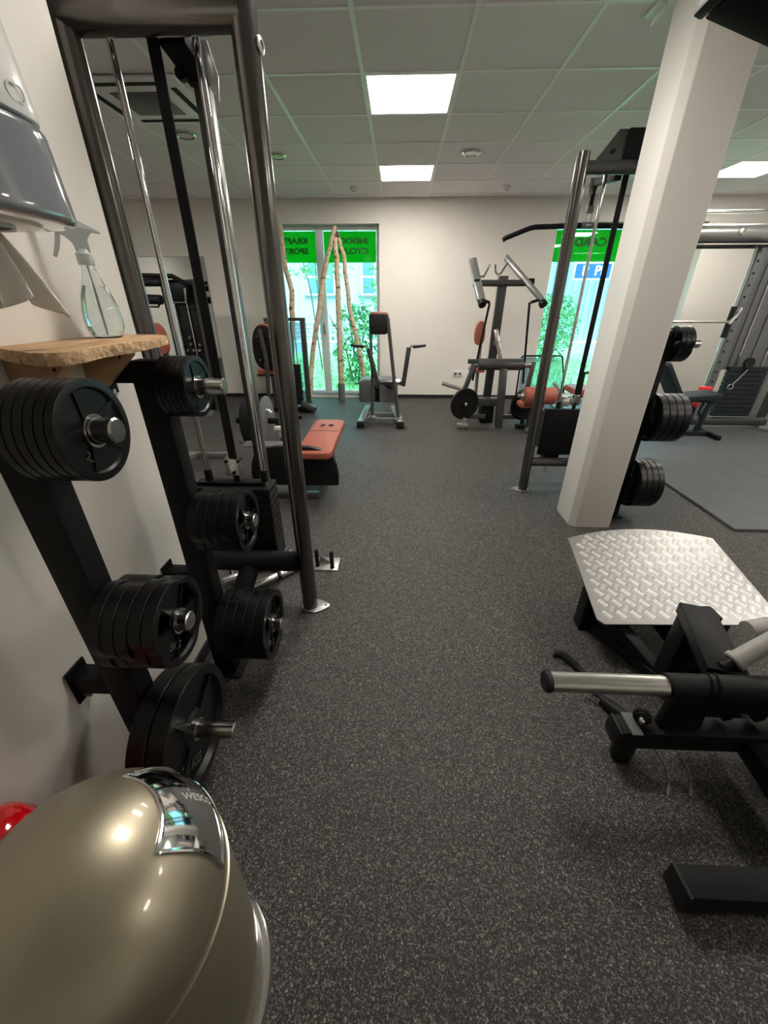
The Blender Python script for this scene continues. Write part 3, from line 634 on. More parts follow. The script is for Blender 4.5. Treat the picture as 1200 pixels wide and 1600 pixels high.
stack(LT, -.955, -.59, 1.62, 1.745, .235, .635, 11, (-.888, -.625), -.757, 2.108)
MB().box((-.715, 1.83, 0), (-.665, 1.88, 2.10)).build('rear_upright', GREYF, LT, bevel=.004)
MB().bar((-.705, 1.70, 2.11), (-.69, 1.86, 2.07), .085, .05).build('rear_arm', BLK, LT, bevel=.004)
MB().lathe([(.014, -.008), (.018, -.012), (.018, .012), (.014, .008)], (-.735, 1.80, 2.06), (0, 1, 0), n=28).build('pulley', SHELL, LT)
MB().prism([(-.66, 2.11), (-.612, 2.11), (-.592, 2.03), (-.600, 1.97), (-.622, 2.0)], (0, 1.735, 0), (1, 0, 0), (0, 0, 1), (0, .006, 0)).build('bracket_plate', SILV, LT, bevel=.001)
# low row foot rest with chrome tubes and pegs
fr_ = thing('row_foot_rest', (-.70, 1.85, 0), 'chrome telescopic tubes with a pegged foot plate on the floor behind the left tall post', 'foot rest')
for (a, b_) in (((-.80, 1.64, .03), (-.53, 1.90, .03)), ((-.95, 1.70, .03), (-.64, 1.99, .03))):
    a = Vector(a); b_ = Vector(b_); c = a.lerp(b_, .50)
    k = MB().cyl(a, c, .020, 20).build('chrome_tube', SATIN, fr_); MB().cyl(c, b_, .0245, 20).build('outer_sleeve', SATIN, fr_)
    MB().cyl(c-(b_-a).normalized()*.006, c+(b_-a).normalized()*.010, .0285, 20).build('tube_collar', BLK, k)
MB().box((-.52, 1.86, .0), (-.34, 1.99, .006)).build('foot_plate', SILV, fr_, bevel=.003)
for x, y in ((-.375, 1.885), (-.465, 1.90)): MB().lathe([(.014, .006), (.012, .012), (.012, .115), (.009, .12)], (x, y, 0), n=16).build('rubber_peg', SHELL, fr_)
MB().prism([(-.46, .008), (-.39, .008), (-.45, .06)], (0, 1.93, 0), (1, 0, 0), (0, 0, 1), (0, .006, 0)).build('brace_plate', SILV, fr_)

RT = thing('lat_pulldown_tower', (1.34, 3.1, 0), 'tall round-post cable machine with a hanging lat bar, left of the white column', 'cable machine', 'tall cable machines beside the aisle')
for x in (1.06, 1.62): MB().cyl((x, 3.05, .009), (x, 3.05, 2.17), .0375, 32).build('post', GUN, RT)
foot(1.06, 3.05, RT, -.12, -.01); foot(1.62, 3.05, RT, .12)
MB().cyl((1.06, 3.05, 2.10), (1.62, 3.05, 2.10), .034, 28).build('top_cross_tube', GREYF, RT)
MB().cyl((1.09, 3.07, .245), (1.59, 3.07, .245), .036, 28).build('lower_cross_tube', GUN, RT)
MB().prism([(1.135, 2.12), (1.262, 2.285), (1.31, 2.285), (1.31, 2.12)], (0, 3.10, 0), (1, 0, 0), (0, 0, 1), (0, .008, 0)).build('gusset_plate', GREYF, RT, bevel=.002)
MB().cyl((1.245, 3.10, 2.185), (1.245, 3.095, 2.185), .014, 20).build('gusset_hole', DARK, RT)
MB().box((1.312, 3.08, 2.10), (1.50, 3.20, 2.285)).build('pulley_housing', BLK, RT, bevel=.004)
stack(RT, 1.165, 1.60, 3.14, 3.27, .33, .63, 8, (1.275, 1.525), 1.40, 2.12)
MB().box((1.150, 3.115, .29), (1.62, 3.138, .66)).build('stack_shroud', BLK, RT, bevel=.004)
MB().box((1.22, 3.14, .20), (1.34, 3.24, .33)).build('stack_base', BLK, RT, bevel=.004)
MB().bar((1.33, 3.15, 2.08), (1.33, 3.56, 2.13), .045, .04).build('rear_arm', BLK, RT, bevel=.003)
MB().prism([(1.29, 2.15), (1.36, 2.15), (1.345, 2.10), (1.305, 2.04), (1.29, 2.07)], (0, 3.49, 0), (1, 0, 0), (0, 0, 1), (0, .006, 0)).build('pulley_plate', SILV, RT, bevel=.001)
MB().lathe([(.03, -.008), (.036, -.012), (.036, .012), (.03, .008)], (1.33, 3.51, 2.105), (1, 0, 0), n=28).build('pulley', SHELL, RT)
MB().box((1.318, 3.498, 1.99), (1.346, 3.506, 2.09)).build('belt_end', BLK, RT)
MB().box((1.308, 3.485, 1.955), (1.352, 3.515, 1.995)).build('swivel_block', GREYP, RT, bevel=.002)
lb = thing('lat_bar', (1.335, 3.5, 1.885), 'long black lat bar with bent-down ends hanging from the right cable machine', 'lat bar')
MB().tube([(.745, 3.5, 1.80), (.765, 3.5, 1.812), (.925, 3.5, 1.868), (.965, 3.5, 1.876), (1.335, 3.5, 1.885), (1.705, 3.5, 1.876), (1.745, 3.5, 1.868), (1.905, 3.5, 1.812), (1.925, 3.5, 1.80)], .0165, 18).build('bar', BLK, lb)
MB().lathe([(.020, 0), (.020, .09)], (1.29, 3.5, 1.8845), (1, 0, 0), n=20).build('knurled_sleeve', GREYP, lb)
MB().tube(arc((1.335, 3.5, 1.928), .020, 0, 2*PI, 18, (1, 0, 0), (0, 0, 1.5)), .0035, 8).build('carabiner', CHR, lb)
text('lettering', 'gym', .022, (1.335, 3.479, 1.885), (1, 0, 0), (0, 0, 1), WHT, lb, .001)

# ------------------------------------------------------------------ back-left: leg machine with red bench
lm = thing('leg_curl_machine', (-.8, 3.0, 0), 'leg machine with a red bench pad and curved black shroud behind the left tall post', 'leg machine')
pad = MB().prism(rrect(.27, .86, .06, 6), (0, 0, 0), (1, 0, 0), (0, 1, 0), (0, 0, .055)); rot = Matrix.Rotation(.03, 3, 'X')
pad.v = [rot @ p + Vector((-.625, 3.16, .375)) for p in pad.v]; pad.build('bench_pad', RED, lm, bevel=.012, seg=3)
MB().box((-.745, 3.245, .433), (-.505, 3.252, .4345)).build('pad_seam', SHELL, lm)
b = MB(); 
for s in (-1, 1):
    b.tube([(-.625+s*.055, 3.40, .441), (-.625+s*.02, 3.42, .4415), (-.625+s*.015, 3.38, .441), (-.625+s*.06, 3.37, .441)], .0035, 6)
b.build('embossed_mark', SHELL, lm)
MB().box((-.66, 2.86, .34), (-.59, 3.55, .375)).box((-.66, 3.42, .0), (-.59, 3.50, .34)).build('bench_frame', GREYF, lm, bevel=.004)
sh_ = [(-.735, .445), (-.66, .443), (-.58, .425), (-.51, .392), (-.485, .365), (-.462, .30), (-.452, .22), (-.455, .135), (-.735, .13)]
MB().prism(sh_, (0, 2.78, 0), (1, 0, 0), (0, 0, 1), (0, .05, 0)).build('curved_shroud', SHELL, lm, bevel=.006)
MB().prism([(-x-1.58, z) for x, z in sh_], (0, 2.78, 0), (1, 0, 0), (0, 0, 1), (0, .05, 0)).build('curved_shroud', SHELL, lm, bevel=.006)
MB().box((-.86, 2.80, 0), (-.80, 2.86, .38)).box((-.95, 2.80, 0), (-.62, 2.86, .05)).build('pedestal', GREYF, lm, bevel=.004)
MB().box((-.80, 2.83, .10), (-.74, 3.0, .36)).build('gear_housing', BLK, lm, bevel=.01)
for x, z in ((-.77, .32), (-.77, .22), (-.77, .14)): MB().cyl((x, 2.83, z), (x, 2.82, z), .012, 10).build('bolt', STEEL, lm)
MB().prism(rrect(.56, .13, .03, 4), (-.94, 2.97, .395), (1, 0, 0), (0, 1, 0), (0, 0, .012)).build('grey_table_plate', SILV, lm, bevel=.002)
for x, lab in ((-1.125, 0), (-1.285, 1)):
    MB().lathe([(.0, 0), (.19, 0), (.205, .006), (.205, .014), (.19, .02), (0, .02)], (x, 3.28, .505), (1, 0, 0), n=48).build('cam_disc', GREYP if not lab else BLK2, lm)
MB().cyl((-1.38, 3.28, .505), (-1.02, 3.28, .505), .025, 16).build('axle', BLK, lm)
MB().tube([(-1.11, 3.26, .60), (-1.085, 3.25, .602), (-1.06, 3.25, .58)], .012, 10).build('release_lever', WPL, lm)
MB().box((-1.30, 3.22, 0), (-1.10, 3.34, .06)).box((-1.23, 3.25, .06), (-1.17, 3.31, .49)).build('cam_stand', GREYF, lm, bevel=.004)
b = MB().tube([(-1.02, 3.1, .335), (-.95, 3.1, .335), (-.965, 3.1, .48)], .013, 12).build('handle_tube', CHR, lm)
MB().cbox((-.975, 3.1, .495), (.055, .04, .028)).build('handle_grip', WPL, b, bevel=.005)
MB().cyl((-1.33, 3.15, .36), (-1.25, 3.15, .355), .02, 14).build('roller_end', CHR, lm)

# seated machine with oval backrest
sm = thing('seated_chest_machine', (-1.55, 5.2, 0), 'seated machine with an oval black-backed red backrest left of the back window', 'exercise machine')
def oval(w_, h_, n=32, p=2.5, taper=.12):
    P = []
    for k in range(n):
        a = 2*PI*k/n; c, s_ = math.cos(a), math.sin(a); P.append((w_*math.copysign(abs(c)**(2/p), c)*(1+taper*(-s_)), h_*math.copysign(abs(s_)**(2/p), s_)))
    return P
MB().prism(oval(.145, .245), (-1.575, 4.90, .925), (1, 0, 0), (0, -.06, 1), (0, .022, 0)).build('backrest_shell', SHELL, sm, bevel=.006)
MB().prism(oval(.158, .255), (-1.565, 4.924, .93), (1, 0, 0), (0, -.06, 1), (0, .06, 0)).build('backrest_cushion', RED, sm, bevel=.015, seg=3)
for dx in (-.075, .07):
    for dz in (.13, -.13): MB().cyl((-1.575+dx, 4.903-dz*.06, .925+dz), (-1.575+dx, 4.892-dz*.06, .925+dz), .010, 8).build('screw', STEEL, sm)
MB().tube([(-1.60, 4.87, 1.13), (-1.565, 4.88, .80), (-1.60, 4.88, .35), (-1.60, 4.95, .05)], .026, 14).build('support_tube', GREYF, sm)
MB().prism(rrect(.34, .40, .08), (-1.57, 5.16, .62), (1, 0, 0), (0, 1, 0), (0, 0, .055)).build('seat_cushion', RED, sm, bevel=.014, seg=3)
MB().box((-1.74, 4.96, .600), (-1.40, 5.36, .618)).build('seat_plate', SHELL, sm, bevel=.004)
MB().box((-1.62, 4.93, 0), (-1.55, 5.55, .07)).box((-1.85, 4.85, 0), (-1.30, 4.93, .05)).build('base_frame', GREYF, sm, bevel=.006)
MB().box((-1.53, 5.12, .07), (-1.47, 5.2, .60)).build('seat_post', SILV, sm, bevel=.004)
MB().bar((-1.50, 5.0, .42), (-1.28, 4.9, .30), .05, .05).bar((-1.46, 4.8, .16), (-1.22, 4.9, .12), .07, .05).build('foot_lever', BLK, sm, bevel=.006)
MB().cyl((-1.44, 4.86, .37), (-1.30, 4.86, .36), .03, 16).build('foot_roller', BLK2, sm)
for z in (.44, .30): MB().cyl((-1.44, 4.85, z), (-1.44, 4.83, z), .014, 10).build('bolt', STEEL, sm)
# weight stack frame of that machine
wf = thing('weight_stack_frame', (-1.48, 5.8, 0), 'low frame with a narrow weight stack before the left half of the back window', 'weight stack')
MB().bar((-1.29, 5.70, 0), (-1.285, 5.72, 1.19), .07, .05, up=(0, 1, 0)).build('frame_post', GREYF, wf, bevel=.006)
MB().bar((-1.76, 5.70, 0), (-1.76, 5.72, 1.19), .07, .05, up=(0, 1, 0)).build('frame_post', GREYF, wf, bevel=.006)
MB().bar((-1.80, 5.72, 1.205), (-1.25, 5.72, 1.205), .06, .04).build('frame_top', GREYF, wf, bevel=.006)
MB().box((-1.72, 5.75, .08), (-1.33, 5.756, 1.17)).build('clear_rear_panel', PERSP, wf)
for x in (-1.48, -1.40): MB().cyl((x, 5.70, .08), (x, 5.70, 1.18), .008, 10).build('guide_rod', CHR, wf)
for k in range(10): MB().box((-1.52, 5.66, .10+k*.055), (-1.37, 5.74, .15+k*.055)).build('stack_plate', BLK2, wf, bevel=.003, seg=1)
MB().cyl((-1.445, 5.70, .65), (-1.445, 5.70, 1.18), .006, 8).build('cable', BLK, wf)
MB().box((-1.80, 5.62, 0), (-1.25, 5.78, .07)).build('base_box', BLK, wf, bevel=.01)
MB().cyl((-1.36, 5.60, .13), (-1.18, 5.55, .05), .05, 16).build('base_tube', GREYF, wf)

# far left: big mirror and multi station
mr_ = thing('wall_mirror', (-3.7, 6.66, .1), 'large frameless wall mirror on the back wall far left behind the machine posts', 'mirror')
MB().box((-4.75, 6.655, .12), (-2.87, 6.668, 1.985)).build('mirror_pane', MIRR, mr_)
MB().box((-4.76, 6.653, 1.985), (-2.86, 6.668, 1.992)).box((-2.87, 6.653, .12), (-2.862, 6.668, 1.985)).build('mirror_edge', SILV, mr_)
ms = thing('multi_press_station', (-2.85, 5.8, 0), 'black plate-and-arm press station with a red oval pad in front of the far left mirror', 'exercise machine')
MB().box((-3.02, 5.72, 0), (-2.66, 5.82, 1.66)).build('rear_shroud', SHELL, ms, bevel=.02)
for x in (-2.64, -3.05): MB().tube([(x, 5.70, 0), (x, 5.70, 1.66)], .03, 14).build('frame_post', GREYF, ms)
for x in (-2.95, -2.78): MB().cyl((x, 5.69, .1), (x, 5.69, 1.55), .011, 10).build('guide_rod', CHR, ms)
MB().tube([(-3.42, 5.6, 1.70), (-2.85, 5.6, 1.69), (-2.68, 5.62, 1.60)], .028, 14).build('upper_arm', BLK, ms)
MB().tube([(-3.42, 5.55, 1.62), (-2.98, 5.55, 1.62)], .045, 16).build('arm_roller', BLK2, ms)
MB().tube([(-3.42, 5.5, 1.44), (-3.0, 5.5, 1.43)], .055, 16).build('arm_roller', BLK2, ms)
MB().tube([(-3.35, 5.48, 1.36), (-3.05, 5.48, 1.35), (-3.0, 5.48, 1.42)], .012, 10).build('guard_bar', BLK, ms)
MB().prism([(-2.92, 1.62), (-2.72, 1.62), (-2.70, 1.52), (-2.76, 1.42), (-2.95, 1.42)], (0, 5.62, 0), (1, 0, 0), (0, 0, 1), (0, .05, 0)).build('cam_housing', BLK2, ms, bevel=.01)
MB().tube([(-2.90, 5.60, 1.40), (-2.74, 5.60, 1.40), (-2.72, 5.60, 1.56)], .013, 10).build('hand_bar', CHR, ms)
for (x, z) in ((-2.84, .98), (-2.84, .90), (-2.72, .89), (-2.82, .82), (-2.74, .82), (-2.90, .82), (-2.82, .73), (-2.97, .88)): MB().cyl((x, 5.72, z), (x, 5.685, z), .017, 10).build('bolt', STEEL, ms)
MB().prism(oval(.12, .19), (-3.12, 5.40, .98), (1, 0, 0), (0, 0, 1), (0, .06, 0)).build('backrest_cushion', RED, ms, bevel=.015, seg=2)
MB().box((-3.14, 5.46, 0), (-3.08, 5.70, .08)).box((-3.14, 5.46, 0), (-3.08, 5.52, 1.0)).build('pad_post', GREYF, ms, bevel=.004)
MB().box((-3.3, 5.35, 0), (-2.6, 5.45, .06)).box((-3.12, 5.45, 0), (-3.02, 5.85, .06)).build('base_frame', SILV, ms, bevel=.004)
fb = thing('silver_frame_bench', (-2.1, 3.75, 0), 'low silver floor frame with a red pad corner behind the left rack', 'bench')
MB().box((-2.35, 3.70, 0), (-1.72, 3.76, .055)).build('cross_foot', SILV, fb, bevel=.006)
MB().bar((-2.05, 3.73, .03), (-2.35, 3.35, .03), .06, .055).build('long_foot', SILV, fb, bevel=.006)
MB().bar((-2.2, 3.55, .05), (-2.25, 3.60, .42), .05, .05).build('post', SILV, fb, bevel=.006)
MB().prism(rrect(.30, .5, .05), (-2.27, 3.62, .40), (1, 0, 0), (0, 1, 0), (0, 0, .06)).build('seat_pad', RED, fb, bevel=.012)

# ------------------------------------------------------------------ glute / dip machine by the window
gm = thing('lever_dip_machine', (-.2, 5.1, 0), 'silver-legged lever machine with a black and red head pad, right of the window', 'exercise machine')
for x0, x1 in ((-.47, -.44), (.03, -.07)):
    o = MB().bar((x0, 4.86, .055), (x1, 5.75, .055), .085, .075).build('floor_rail', SILV, gm, bevel=.02, seg=3)
    MB().cbox((x0, 4.845, .045), (.10, .05, .09)).build('rubber_foot', SHELL, o, bevel=.02)
    MB().box((x0-.075, 4.87, .028), (x0+.075, 4.89, .036)).build('bolt_tab', SILV, o)
MB().box((-.46, 5.02, .05), (.03, 5.06, .085)).box((-.45, 5.30, .05), (.0, 5.34, .085)).build('cross_member', SILV, gm, bevel=.006)
MB().prism([(-.535, .20), (-.01, .20), (-.015, .47), (-.06, .50), (-.47, .50), (-.53, .47)], (0, 5.40, 0), (1, 0, 0), (0, 0, 1), (0, .32, 0)).build('weight_shroud', GREYP, gm, bevel=.025, seg=3)
for (x, y) in ((-.335, 5.05), (.005, 4.95)):
    MB().lathe([(.05, .085), (.055, .095), (.05, .115), (.03, .12)], (x, y, 0), n=24).build('post_collar', STEEL, gm)
MB().tube([(-.335, 5.05, .10), (-.33, 5.08, .60), (-.345, 5.12, 1.10)], .018, 14).build('upright_tube', GREYF, gm)
MB().tube([(.005, 4.95, .10), (-.055, 5.02, .55), (-.14, 5.09, 1.24)], .022, 14).build('upright_tube', GREYF, gm)
MB().prism(rrect(.225, .225, .045), (-.247, 5.10, 1.175), (1, 0, 0), (0, 0, 1), (0, .05, 0)).build('pad_shell', SHELL, gm, bevel=.012, seg=3)
MB().prism(rrect(.235, .22, .05), (-.247, 5.15, 1.195), (1, 0, 0), (0, 0, 1), (0, .11, 0)).build('pad_cushion', RED, gm, bevel=.02, seg=3)
MB().cyl((-.27, 5.08, .52), (.06, 5.08, .52), .032, 20).build('pivot_tube', GREYF, gm)
MB().lathe([(.045, 0), (.045, .07)], (-.06, 5.08, .52), (1, 0, 0), n=20).build('pivot_collar', STEEL, gm)
MB().bar((-.25, 5.06, .46), (-.37, 5.02, .92), .055, .05).build('lever_arm', GREYF, gm, bevel=.008)
MB().bar((.055, 5.06, .48), (.115, 5.02, .93), .055, .05).build('lever_arm', GREYF, gm, bevel=.008)
for s, x0, x1 in ((0, -.38, -.575), (1, .125, .315)):
    MB().cyl((x0, 5.02, .945), (x0+(x1-x0)*.25, 5.02, .94), .013, 12).build('handle_stub', CHR, gm)
    MB().tube([(x0+(x1-x0)*.22, 5.02, .937), (x0+(x1-x0)*.5, 5.02, .940), (x1, 5.02, .950)], .020, 12, .014).build('hand_grip', SHELL, gm)
MB().bar((-.27, 5.08, .49), (-.27, 5.12, .28), .06, .05).bar((-.15, 5.1, .50), (-.10, 5.42, .40), .06, .05).build('linkage', BLK, gm, bevel=.006)

# ------------------------------------------------------------------ lever machine on the back wall
vm = thing('dual_lever_machine', (1.2, 5.2, 0), 'dark lever machine with two slanted arms and black plates against the back wall', 'exercise machine')
MB().bar((1.20, 5.50, 0), (1.15, 5.16, 1.62), .10, .07, up=(0, 1, 0)).build('main_upright', GREYF, vm, bevel=.008)
MB().box((1.10, 5.11, 1.60), (1.20, 5.20, 1.66)).build('upright_cap', GREYF, vm, bevel=.004)
MB().cyl((.86, 5.12, 1.59), (1.44, 5.12, 1.59), .033, 18).build('top_cross_tube', GREYF, vm)
for x in (.85, 1.455): MB().lathe([(.042, -.03), (.042, .03)], (x, 5.12, 1.595), (1, 0, 0), n=18).build('pivot_knob', BLK, vm)
MB().bar((.80, 5.25, 1.83), (.905, 5.0, 1.42), .055, .09, up=(1, 0, 0)).build('swing_arm', SILV, vm, bevel=.012)
MB().bar((1.17, 5.25, 1.845), (1.575, 5.0, 1.42), .055, .09, up=(0, 1, 0)).build('swing_arm', SILV, vm, bevel=.012)
for x in (.91, 1.58): MB().cyl((x, 5.0, 1.40), (x+.01, 4.97, 1.375), .045, 16).build('arm_end_cap', SHELL, vm)
MB().tube([(.895, 5.2, 1.66), (.94, 5.2, 1.655), (1.0, 5.2, 1.775)], .012, 10).build('hand_hook', CHR, vm)
MB().tube([(1.055, 5.2, 1.775), (1.07, 5.2, 1.70), (1.095, 5.2, 1.675), (1.13, 5.2, 1.69), (1.19, 5.2, 1.79)], .012, 10).build('hand_hook', CHR, vm)
for p in (((.93, 4.99, 1.42), (1.0, 4.98, 1.395)), ((1.56, 4.99, 1.43), (1.45, 4.98, 1.40))): MB().cyl(*p, .016, 10).build('rod_joint', BLK, vm)
MB().cyl((.997, 4.98, 1.39), (.898, 5.0, .56), .013, 12).build('push_rod', BLK, vm)
MB().cyl((1.435, 4.98, 1.40), (1.51, 5.0, .53), .013, 12).build('push_rod', BLK, vm)
MB().lathe([(.03, 0), (.062, .004), (.066, .02), (.066, .52), (.062, .536), (.03, .54)], (.945, 5.02, .745), (1, 0, 0), n=28).build('cross_drum', GREYF, vm)
for x0, x1 in ((.86, .945), (1.485, 1.60)): MB().cyl((x0, 5.02, .745), (x1, 5.02, .745), .04, 16).build('drum_bearing', STEEL, vm)
MB().bar((.90, 5.0, .75), (.80, 4.96, .44), .05, .05).bar((.82, 5.0, .78), (.98, 5.0, .78), .05, .05).build('weight_arm', GREYF, vm, bevel=.008)
MB().bar((1.60, 5.0, .78), (1.555, 4.96, .45), .05, .05).build('weight_arm', GREYF, vm, bevel=.008)
for x in (.82, 1.55):
    w_ = MB().lathe([(.185, -.016), (.19, -.012), (.19, .012), (.185, .016), (.155, .016), (.15, .004), (.05, .004), (.045, .016), (.0, .016), (0, -.016)], (x, 4.94, .29), (.35, -.94, 0), n=40).build('mounted_plate', RUB, vm)
    MB().lathe([(.022, .016), (.022, .04), (.01, .045)], (x, 4.94, .29), (.35, -.94, 0), n=16).build('hub_bolt', CHR, w_)
    MB().bar((x+.01, 4.93, .12), (x+.01, 4.93, .05), .05, .04).cbox((x-.01, 4.91, .03), (.13, .09, .05)).build('rubber_foot', SILV if x < 1 else SHELL, vm, bevel=.01)
MB().cyl((.77, 4.96, .465), (.53, 4.98, .53), .024, 18).build('storage_peg', STEEL, vm)
MB().bar((1.275, 4.95, 0), (1.255, 5.0, .70), .085, .07, up=(0, 1, 0)).build('front_post', GREYF, vm, bevel=.006)
MB().prism(oval(.065, .14), (1.01, 5.42, 1.06), (1, 0, 0), (0, 0, 1), (0, .06, 0)).build('backrest_cushion', RED, vm, bevel=.015, seg=3)
MB().cyl((1.03, 5.44, .95), (1.04, 5.44, .05), .022, 12).build('seat_post', SILV, vm)
MB().box((.93, 5.35, .60), (1.11, 5.6, .65)).build('seat_cushion', RED, vm, bevel=.015)
MB().bar((1.13, 5.12, 1.12), (1.24, 5.08, .74), .045, .05).build('slide_tube', STEEL, vm, bevel=.006)
MB().lathe([(.045, -.02), (.045, .02)], (1.17, 5.11, .98), (.28, -.1, -.95), n=16).build('slide_collar', STEEL, vm)
MB().box((.98, 5.12, .22), (1.28, 5.25, .32)).build('base_box', GREYF, vm, bevel=.01)
MB().box((1.08, 5.15, .0), (1.24, 5.35, .25)).build('ballast_box', BLK, vm, bevel=.01)
MB().box((.84, 4.97, .10), (1.10, 5.03, .15)).box((1.25, 4.97, .10), (1.55, 5.03, .15)).build('base_tube', GREYF, vm, bevel=.006)
# socket
so_ = thing('wall_socket', (.95, 6.665, .385), 'white double wall socket low on the back wall', 'wall socket')
MB().box((.875, 6.655, .345), (1.02, 6.668, .43)).build('cover_plate', WPL, so_, bevel=.004)
for x in (.912, .982): MB().cyl((x, 6.656, .388), (x, 6.653, .388), .022, 20).build('socket_well', GREYP, so_)

# roller machine, acrylic guard behind the right tower
rm = thing('roller_leg_machine', (1.7, 4.6, 0), 'leg machine with a brick-red roller pad seen behind the right tall post', 'leg machine')
MB().lathe([(.03, 0), (.088, .003), (.095, .018), (.095, .325), (.088, .34), (.03, .343)], (1.43, 4.60, .465), (1, 0, 0), n=36).build('roller_pad', RED, rm)
MB().cyl((1.35, 4.60, .465), (2.25, 4.60, .465), .022, 16).build('roller_axle', CHR, rm)
for x in (1.40, 1.80): MB().lathe([(.05, 0), (.05, .025)], (x, 4.60, .465), (1, 0, 0), n=20).build('roller_end', STEEL, rm)
MB().prism(rrect(.24, .40, .05), (2.10, 4.75, .47), (1, 0, 0), (0, 1, 0), (0, 0, .07)).build('seat_cushion', RED, rm, bevel=.015)
MB().bar((1.86, 4.62, .46), (1.90, 4.75, .03), .06, .05).bar((1.55, 4.75, .03), (2.3, 4.75, .03), .06, .05).bar((1.92, 4.65, .42), (1.75, 4.66, .60), .03, .03).build('frame', SILV, rm, bevel=.006)
MB().prism(rrect(.28, .24, .05), (1.56, 4.75, .315), (1, 0, 0), (0, 1, 0), (0, 0, .05)).build('lower_pad', RED, rm, bevel=.012)
MB().bar((1.58, 4.76, .31), (1.60, 4.80, .03), .06, .06).build('pad_post', GREYF, rm, bevel=.004)
MB().tube([(2.02, 4.55, .40), (2.02, 4.55, .72), (2.14, 4.55, .73)], .017, 12).build('handle_bar', BLK, rm)
MB().cbox((1.88, 4.58, .40), (.10, .10, .08)).build('gear_block', STEEL, rm, bevel=.015)
gp = thing('acrylic_guard', (1.9, 5.6, 0), 'clear acrylic guard panel in a thin black rounded frame before the right window', 'guard panel')
pf = [(1.62, .03)]+[(1.62, .72)]+[(1.66-.04*math.cos(a), .74+.04*math.sin(a)) for a in (.4, .8, 1.2)]+[(2.12+.04*math.sin(a), .74+.04*math.cos(a)) for a in (.2, .6, 1.0, 1.4)]+[(2.17, .70), (2.26, .33), (2.28, .03)]
MB().tube([(x, 5.6, z) for x, z in pf], .011, 10).build('frame_rod', BLK, gp)
MB().prism([(1.64, .30), (1.64, .76), (2.14, .76), (2.24, .30)], (0, 5.598, 0), (1, 0, 0), (0, 0, 1), (0, .005, 0)).build('clear_panel', PERSP, gp)
MB().cbox((1.62, 5.6, .015), (.08, .2, .03)).cbox((2.28, 5.6, .015), (.08, .2, .03)).build('foot', BLK, gp, bevel=.004)

# ------------------------------------------------------------------ right: rubber mat area, crossover machine, bench
mt = thing('rubber_mat', (3.8, 4.0, 0), 'grey rubber tile mat on the floor right of the column', 'floor mat')
xs = [2.33, 3.28, 4.23, 5.18, 5.57]; ys = [2.41, 3.06, 3.71, 4.36, 5.01, 5.66, 6.2]
for i in range(len(xs)-1):
    for j in range(len(ys)-1): MB().box((xs[i]+.0012, ys[j]+.0012, 0), (xs[i+1]-.0012, ys[j+1]-.0012, .02)).build('mat_tile', MATM, mt, bevel=.002, seg=1)
zf = .021
cm = thing('cable_crossover', (4.0, 5.0, .02), 'tall cable crossover machine with a thick round top beam at the right edge', 'cable machine')
MB().cyl((2.42, 5.0, 2.02), (4.95, 5.0, 2.02), .082, 32).build('top_beam', SILV, cm)
MB().lathe([(.030, 0), (.030, .006), (.016, .012)], (3.42, 4.918, 2.03), (0, -1, .1), n=24).build('beam_bolt', STEEL, cm)
MB().box((2.42, 4.98, 1.895), (4.95, 5.06, 1.925)).build('under_rail', BLK, cm, bevel=.004)
MB().cyl((2.42, 5.0, 2.20), (4.95, 5.0, 2.20), .017, 20).build('pull_up_bar', CHR, cm)
for x in (2.40, 4.93): MB().box((x-.03, 4.96, zf), (x+.03, 5.04, 2.24)).build('end_post', GREYF, cm, bevel=.006)
pp = MB().box((3.70, 4.97, .10), (3.77, 5.03, 1.91)).build('perforated_post', GREYP, cm, bevel=.004)
for k in range(14): MB().cyl((3.72, 4.968, .35+k*.11), (3.72, 4.966, .35+k*.11), .013, 10).build('adjustment_hole', DARK, pp)
MB().box((3.79, 5.01, .70), (4.33, 5.015, 1.90)).build('rear_shield', GREYP, cm)
for x in (3.84, 3.93, 4.06, 4.22): MB().cyl((x, 4.985, .72), (x, 4.985, 1.90), .008 if x in (3.93, 4.22) else .004, 10).build('guide_rod', CHR if x in (3.93, 4.22) else BLK, cm)
for k in range(11): MB().box((3.84, 4.93, .17+k*.052), (4.28, 4.99, .217+k*.052)).build('stack_plate', BLUEG, cm, bevel=.003, seg=1)
MB().box((4.33, 4.97, .10), (4.41, 5.04, 1.91)).build('frame_post', SILV, cm, bevel=.01)
MB().box((4.47, 5.05, .06), (4.60, 5.15, 1.91)).build('rear_post', GREYF, cm, bevel=.01)
MB().bar((3.5, 4.98, .10), (4.55, 4.98, .10), .09, .10).build('base_tube', GREYF, cm, bevel=.03, seg=3)
MB().bar((4.38, 4.85, .06), (4.62, 4.70, .05), .05, .035).build('foot_bar', SILV, cm, bevel=.008)
MB().lathe([(.03, -.012), (.055, -.016), (.055, .016), (.03, .012)], (4.0, 4.90, .79), (0, 1, 0), n=28).build('low_pulley', SHELL, cm)
MB().tube([(4.0, 4.88, .72), (3.93, 4.87, .62), (3.88, 4.86, .56)], .007, 8).build('hanging_cable', CHR, cm)
MB().tube(arc((3.865, 4.86, .53), .03, 0, 2*PI, 14, (1, 0, 0), (0, 0, 1)), .005, 8).build('carabiner', CHR, cm)
MB().cyl((3.63, 4.93, .14), (3.63, 4.93, 1.90), .012, 14).build('slide_rod', CHR, cm)
MB().box((3.57, 4.90, 1.895), (3.72, 4.96, 1.915)).build('rod_bracket', BLK, cm, bevel=.003)
MB().cyl((3.63, 4.93, 1.05), (3.63, 4.93, 1.36), .030, 18).build('slide_carriage', SHELL, cm)
